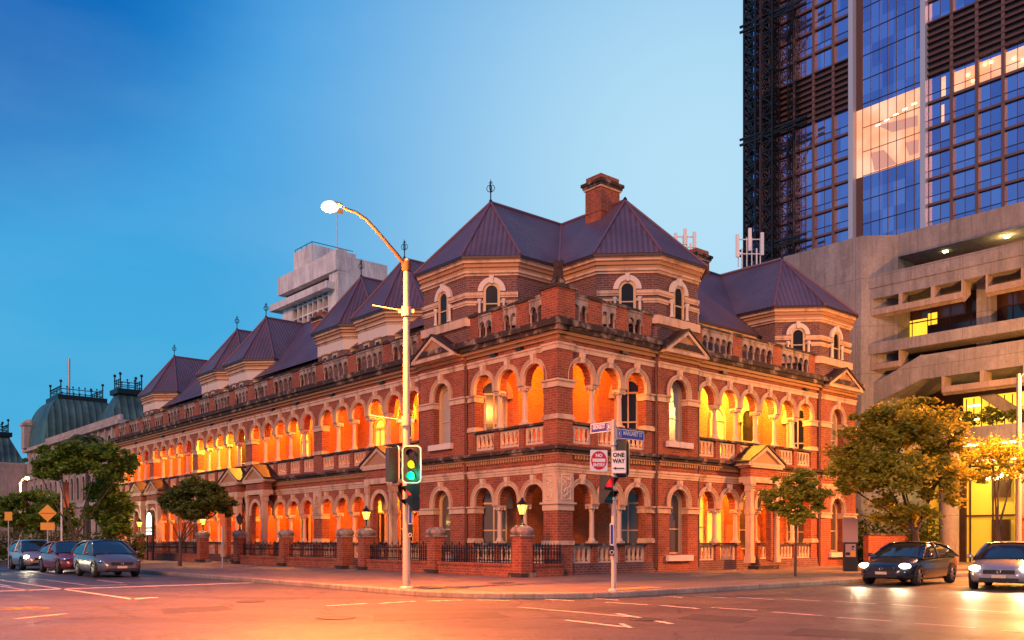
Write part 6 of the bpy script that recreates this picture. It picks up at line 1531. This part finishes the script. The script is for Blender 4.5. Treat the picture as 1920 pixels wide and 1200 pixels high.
b = tb(1491, 33.2); tree('street_tree', 'small young street tree with slender trunk before the right arcades', b, 1.9, blobs(b, [(1490,900,38,22,0),(1470,935,42,24,.2),(1512,925,38,26,-.1),(1492,962,40,18,0),(1535,945,18,14,0),(1448,950,16,14,0)], 33.2), M['leaf_olive'], 7500, .08, seed=5, tr=.045, forks=3, sparse=1.3, group='street trees')
b = tb(1872, 40); tree('street_tree', 'sparse forked tree with bare limbs before the lit lobby at the right', b, 1.9, blobs(b, [(1840,850,50,30,0),(1885,840,40,32,.2),(1820,885,40,28,0),(1890,890,35,30,-.2),(1915,860,30,30,0)], 40), M['leaf_olive'], 3600, .085, seed=8, tr=.13, forks=3, sparse=1.4, group='street trees')
b = tb(142, 51); tree('street_tree', 'wide flat topped green tree with forked trunk at the left', b, 1.5, blobs(b, [(110,862,45,18,0),(165,845,50,17,.4),(218,855,38,17,0),(85,885,35,13,-.3),(150,876,50,14,.2),(205,885,40,14,0),(65,868,20,9,0),(245,872,20,10,0),(95,845,24,9,0),(195,835,24,8,0)], 51), M['leaf_green'], 22000, .115, seed=11, tr=.14, forks=4, sparse=1.8, group='street trees')
b = tb(205, 54); tree('street_tree', 'dense darker tree standing right of the wide flat topped tree', b, 1.0, blobs(b, [(200,915,35,30,0),(222,945,30,30,0),(190,960,32,28,.2),(215,985,32,20,0)], 54), M['leaf_green'], 13000, .115, seed=13, tr=.12, forks=3, sparse=1.3, group='street trees')
b = tb(337, 46.5); tree('street_tree', 'small dark umbrella shaped tree in front of the far arcades', b, 1.3, blobs(b, [(370,918,45,20,0),(330,935,32,18,.1),(405,938,35,20,-.2),(370,955,50,18,0),(420,955,20,12,0),(310,948,14,10,0)], 46.5), M['leaf_dark'], 17000, .095, seed=17, tr=.09, forks=4, sparse=1.7, group='street trees')
b = tb(28, 60); tree('street_tree', 'dark spreading tree at the far left edge', b, 1.2, blobs(b, [(15,945,35,20,0),(45,930,25,15,0),(60,965,30,18,.3),(20,975,30,15,0)], 60), M['leaf_green'], 6000, .14, seed=19, tr=.12, forks=3, sparse=1.3, group='street trees')
b = tb(95, 66); tree('street_tree', 'low bushy tree behind the diamond sign', b, 1.0, blobs(b, [(80,940,35,18,0),(110,960,35,20,0),(60,985,35,15,.3),(125,985,30,14,0)], 66), M['leaf_green'], 5200, .15, seed=23, tr=.12, forks=3, sparse=1.3, group='street trees')
# palm
def palm(label, base, h, r_, nf, seed, leafm):
    rn = random.Random(seed); t = thing('palm_tree', label, 'palm tree', base, 0); m = MB(); m.tube([(0,0,0), (.1,0,h*.5), (0,0,h)], [.3, .22, .2], 8); m.build('trunk', M['bark'], t, loc=(0,0,0)); f = MB()
    for i in range(nf):
        a = 2*PI*i/nf*1.7+rn.random(); up = rn.uniform(-.1, 1.0); pts = []
        for k in range(8): s_ = k/7; pts.append(Vector((math.cos(a)*r_*s_, math.sin(a)*r_*s_, h+r_*(up*s_-1.2*s_*s_))))
        for k in range(7):
            p, q = pts[k], pts[k+1]; d = (q-p).normalized(); sd = d.cross(Vector((0,0,1))).normalized()
            for j in range(3):
                c = p.lerp(q, j/3)
                for sg in (-1, 1): e = c+sd*sg*r_*.26*(1-.6*k/7)+d*r_*.1-Vector((0,0,r_*.12)); f.add([c, c+d*.12*r_*.4, e], [(0,1,2)])
    f.build('crown', leafm, t, loc=(0,0,0)); return t
v = W(162, 1012, 112); palm('dark tall palm in front of the copper dome', (v.x, v.y, 0), 14.2, 3.0, 34, 4, M['leaf_dark'])
v = W(78, 1012, 72); palm('small palm among the trees below the parliament dome', (v.x, v.y, 0), 5.3, 1.6, 22, 6, M['leaf_green'])
# hedges, uncountable shrubs
def hedge(label, x0, x1, Yd, z1, n, leafm, seed):
    rn = random.Random(seed); lf = MB()
    for i in range(n):
        p = Vector((rn.uniform(x0, x1), Yd+rn.uniform(-.6, .6), z1*rn.random()**.7*(.8+.3*math.sin(i*.01)))); a = Vector((rn.gauss(0,1), rn.gauss(0,1), rn.gauss(0,.5))).normalized(); b = a.cross(Vector((rn.gauss(0,.5), rn.gauss(0,.5), 1))).normalized(); s_ = .13*rn.uniform(.6, 1.3)
        lf.v += [p-a*s_, p-b*s_*.45, p+a*s_, p+b*s_*.45]; o = len(lf.v)-4; lf.f.append([o,o+1,o+2,o+3]); lf.sm.append(False)
    o = lf.build('shrubbery', leafm, loc=(0,0,0)); tag(o, label, 'shrubs', kind='stuff')
hedge('dark shrubbery along the street at the left', -36, -23.5, 57, 1.9, 9000, M['leaf_dark'], 2)
b = g2w(25.5, .3); hedge('dark shrubs behind the low brick boundary wall', b.x-2.5, b.x+3.5, b.y+.3, 3.0, 7000, M['leaf_dark'], 9)
b = g2w(28.9, -5); hedge('planter greenery on the concrete balcony', b.x+.3, b.x+.31, b.y, .1, 4, M['leaf_olive'], 9)
for ty in ((-2.8, 7.85), (-4.3, 7.85), (-5.6, 7.85)):
    v = g2w(X0-.2, ty[0], 7.85); tree('planter_shrub', 'dark round shrub in the concrete planter, %s' % {-2.8: 'nearest the street tree', -4.3: 'in the middle of its row', -5.6: 'rightmost of its row'}[ty[0]], (v.x, v.y, 7.85), .2, [(0,0,.55,.75,.6,.5)], M['leaf_dark'], 1500, .07, cat='shrub', group='shrubs on the planter slab', seed=int(-ty[0]*10), tr=.04, forks=2)
# traveller on the forecourt pavement: a pale coated pedestrian carrying on past the dark car
for nm in ('dummy',): pass
# unused templates are all placed; remove nothing
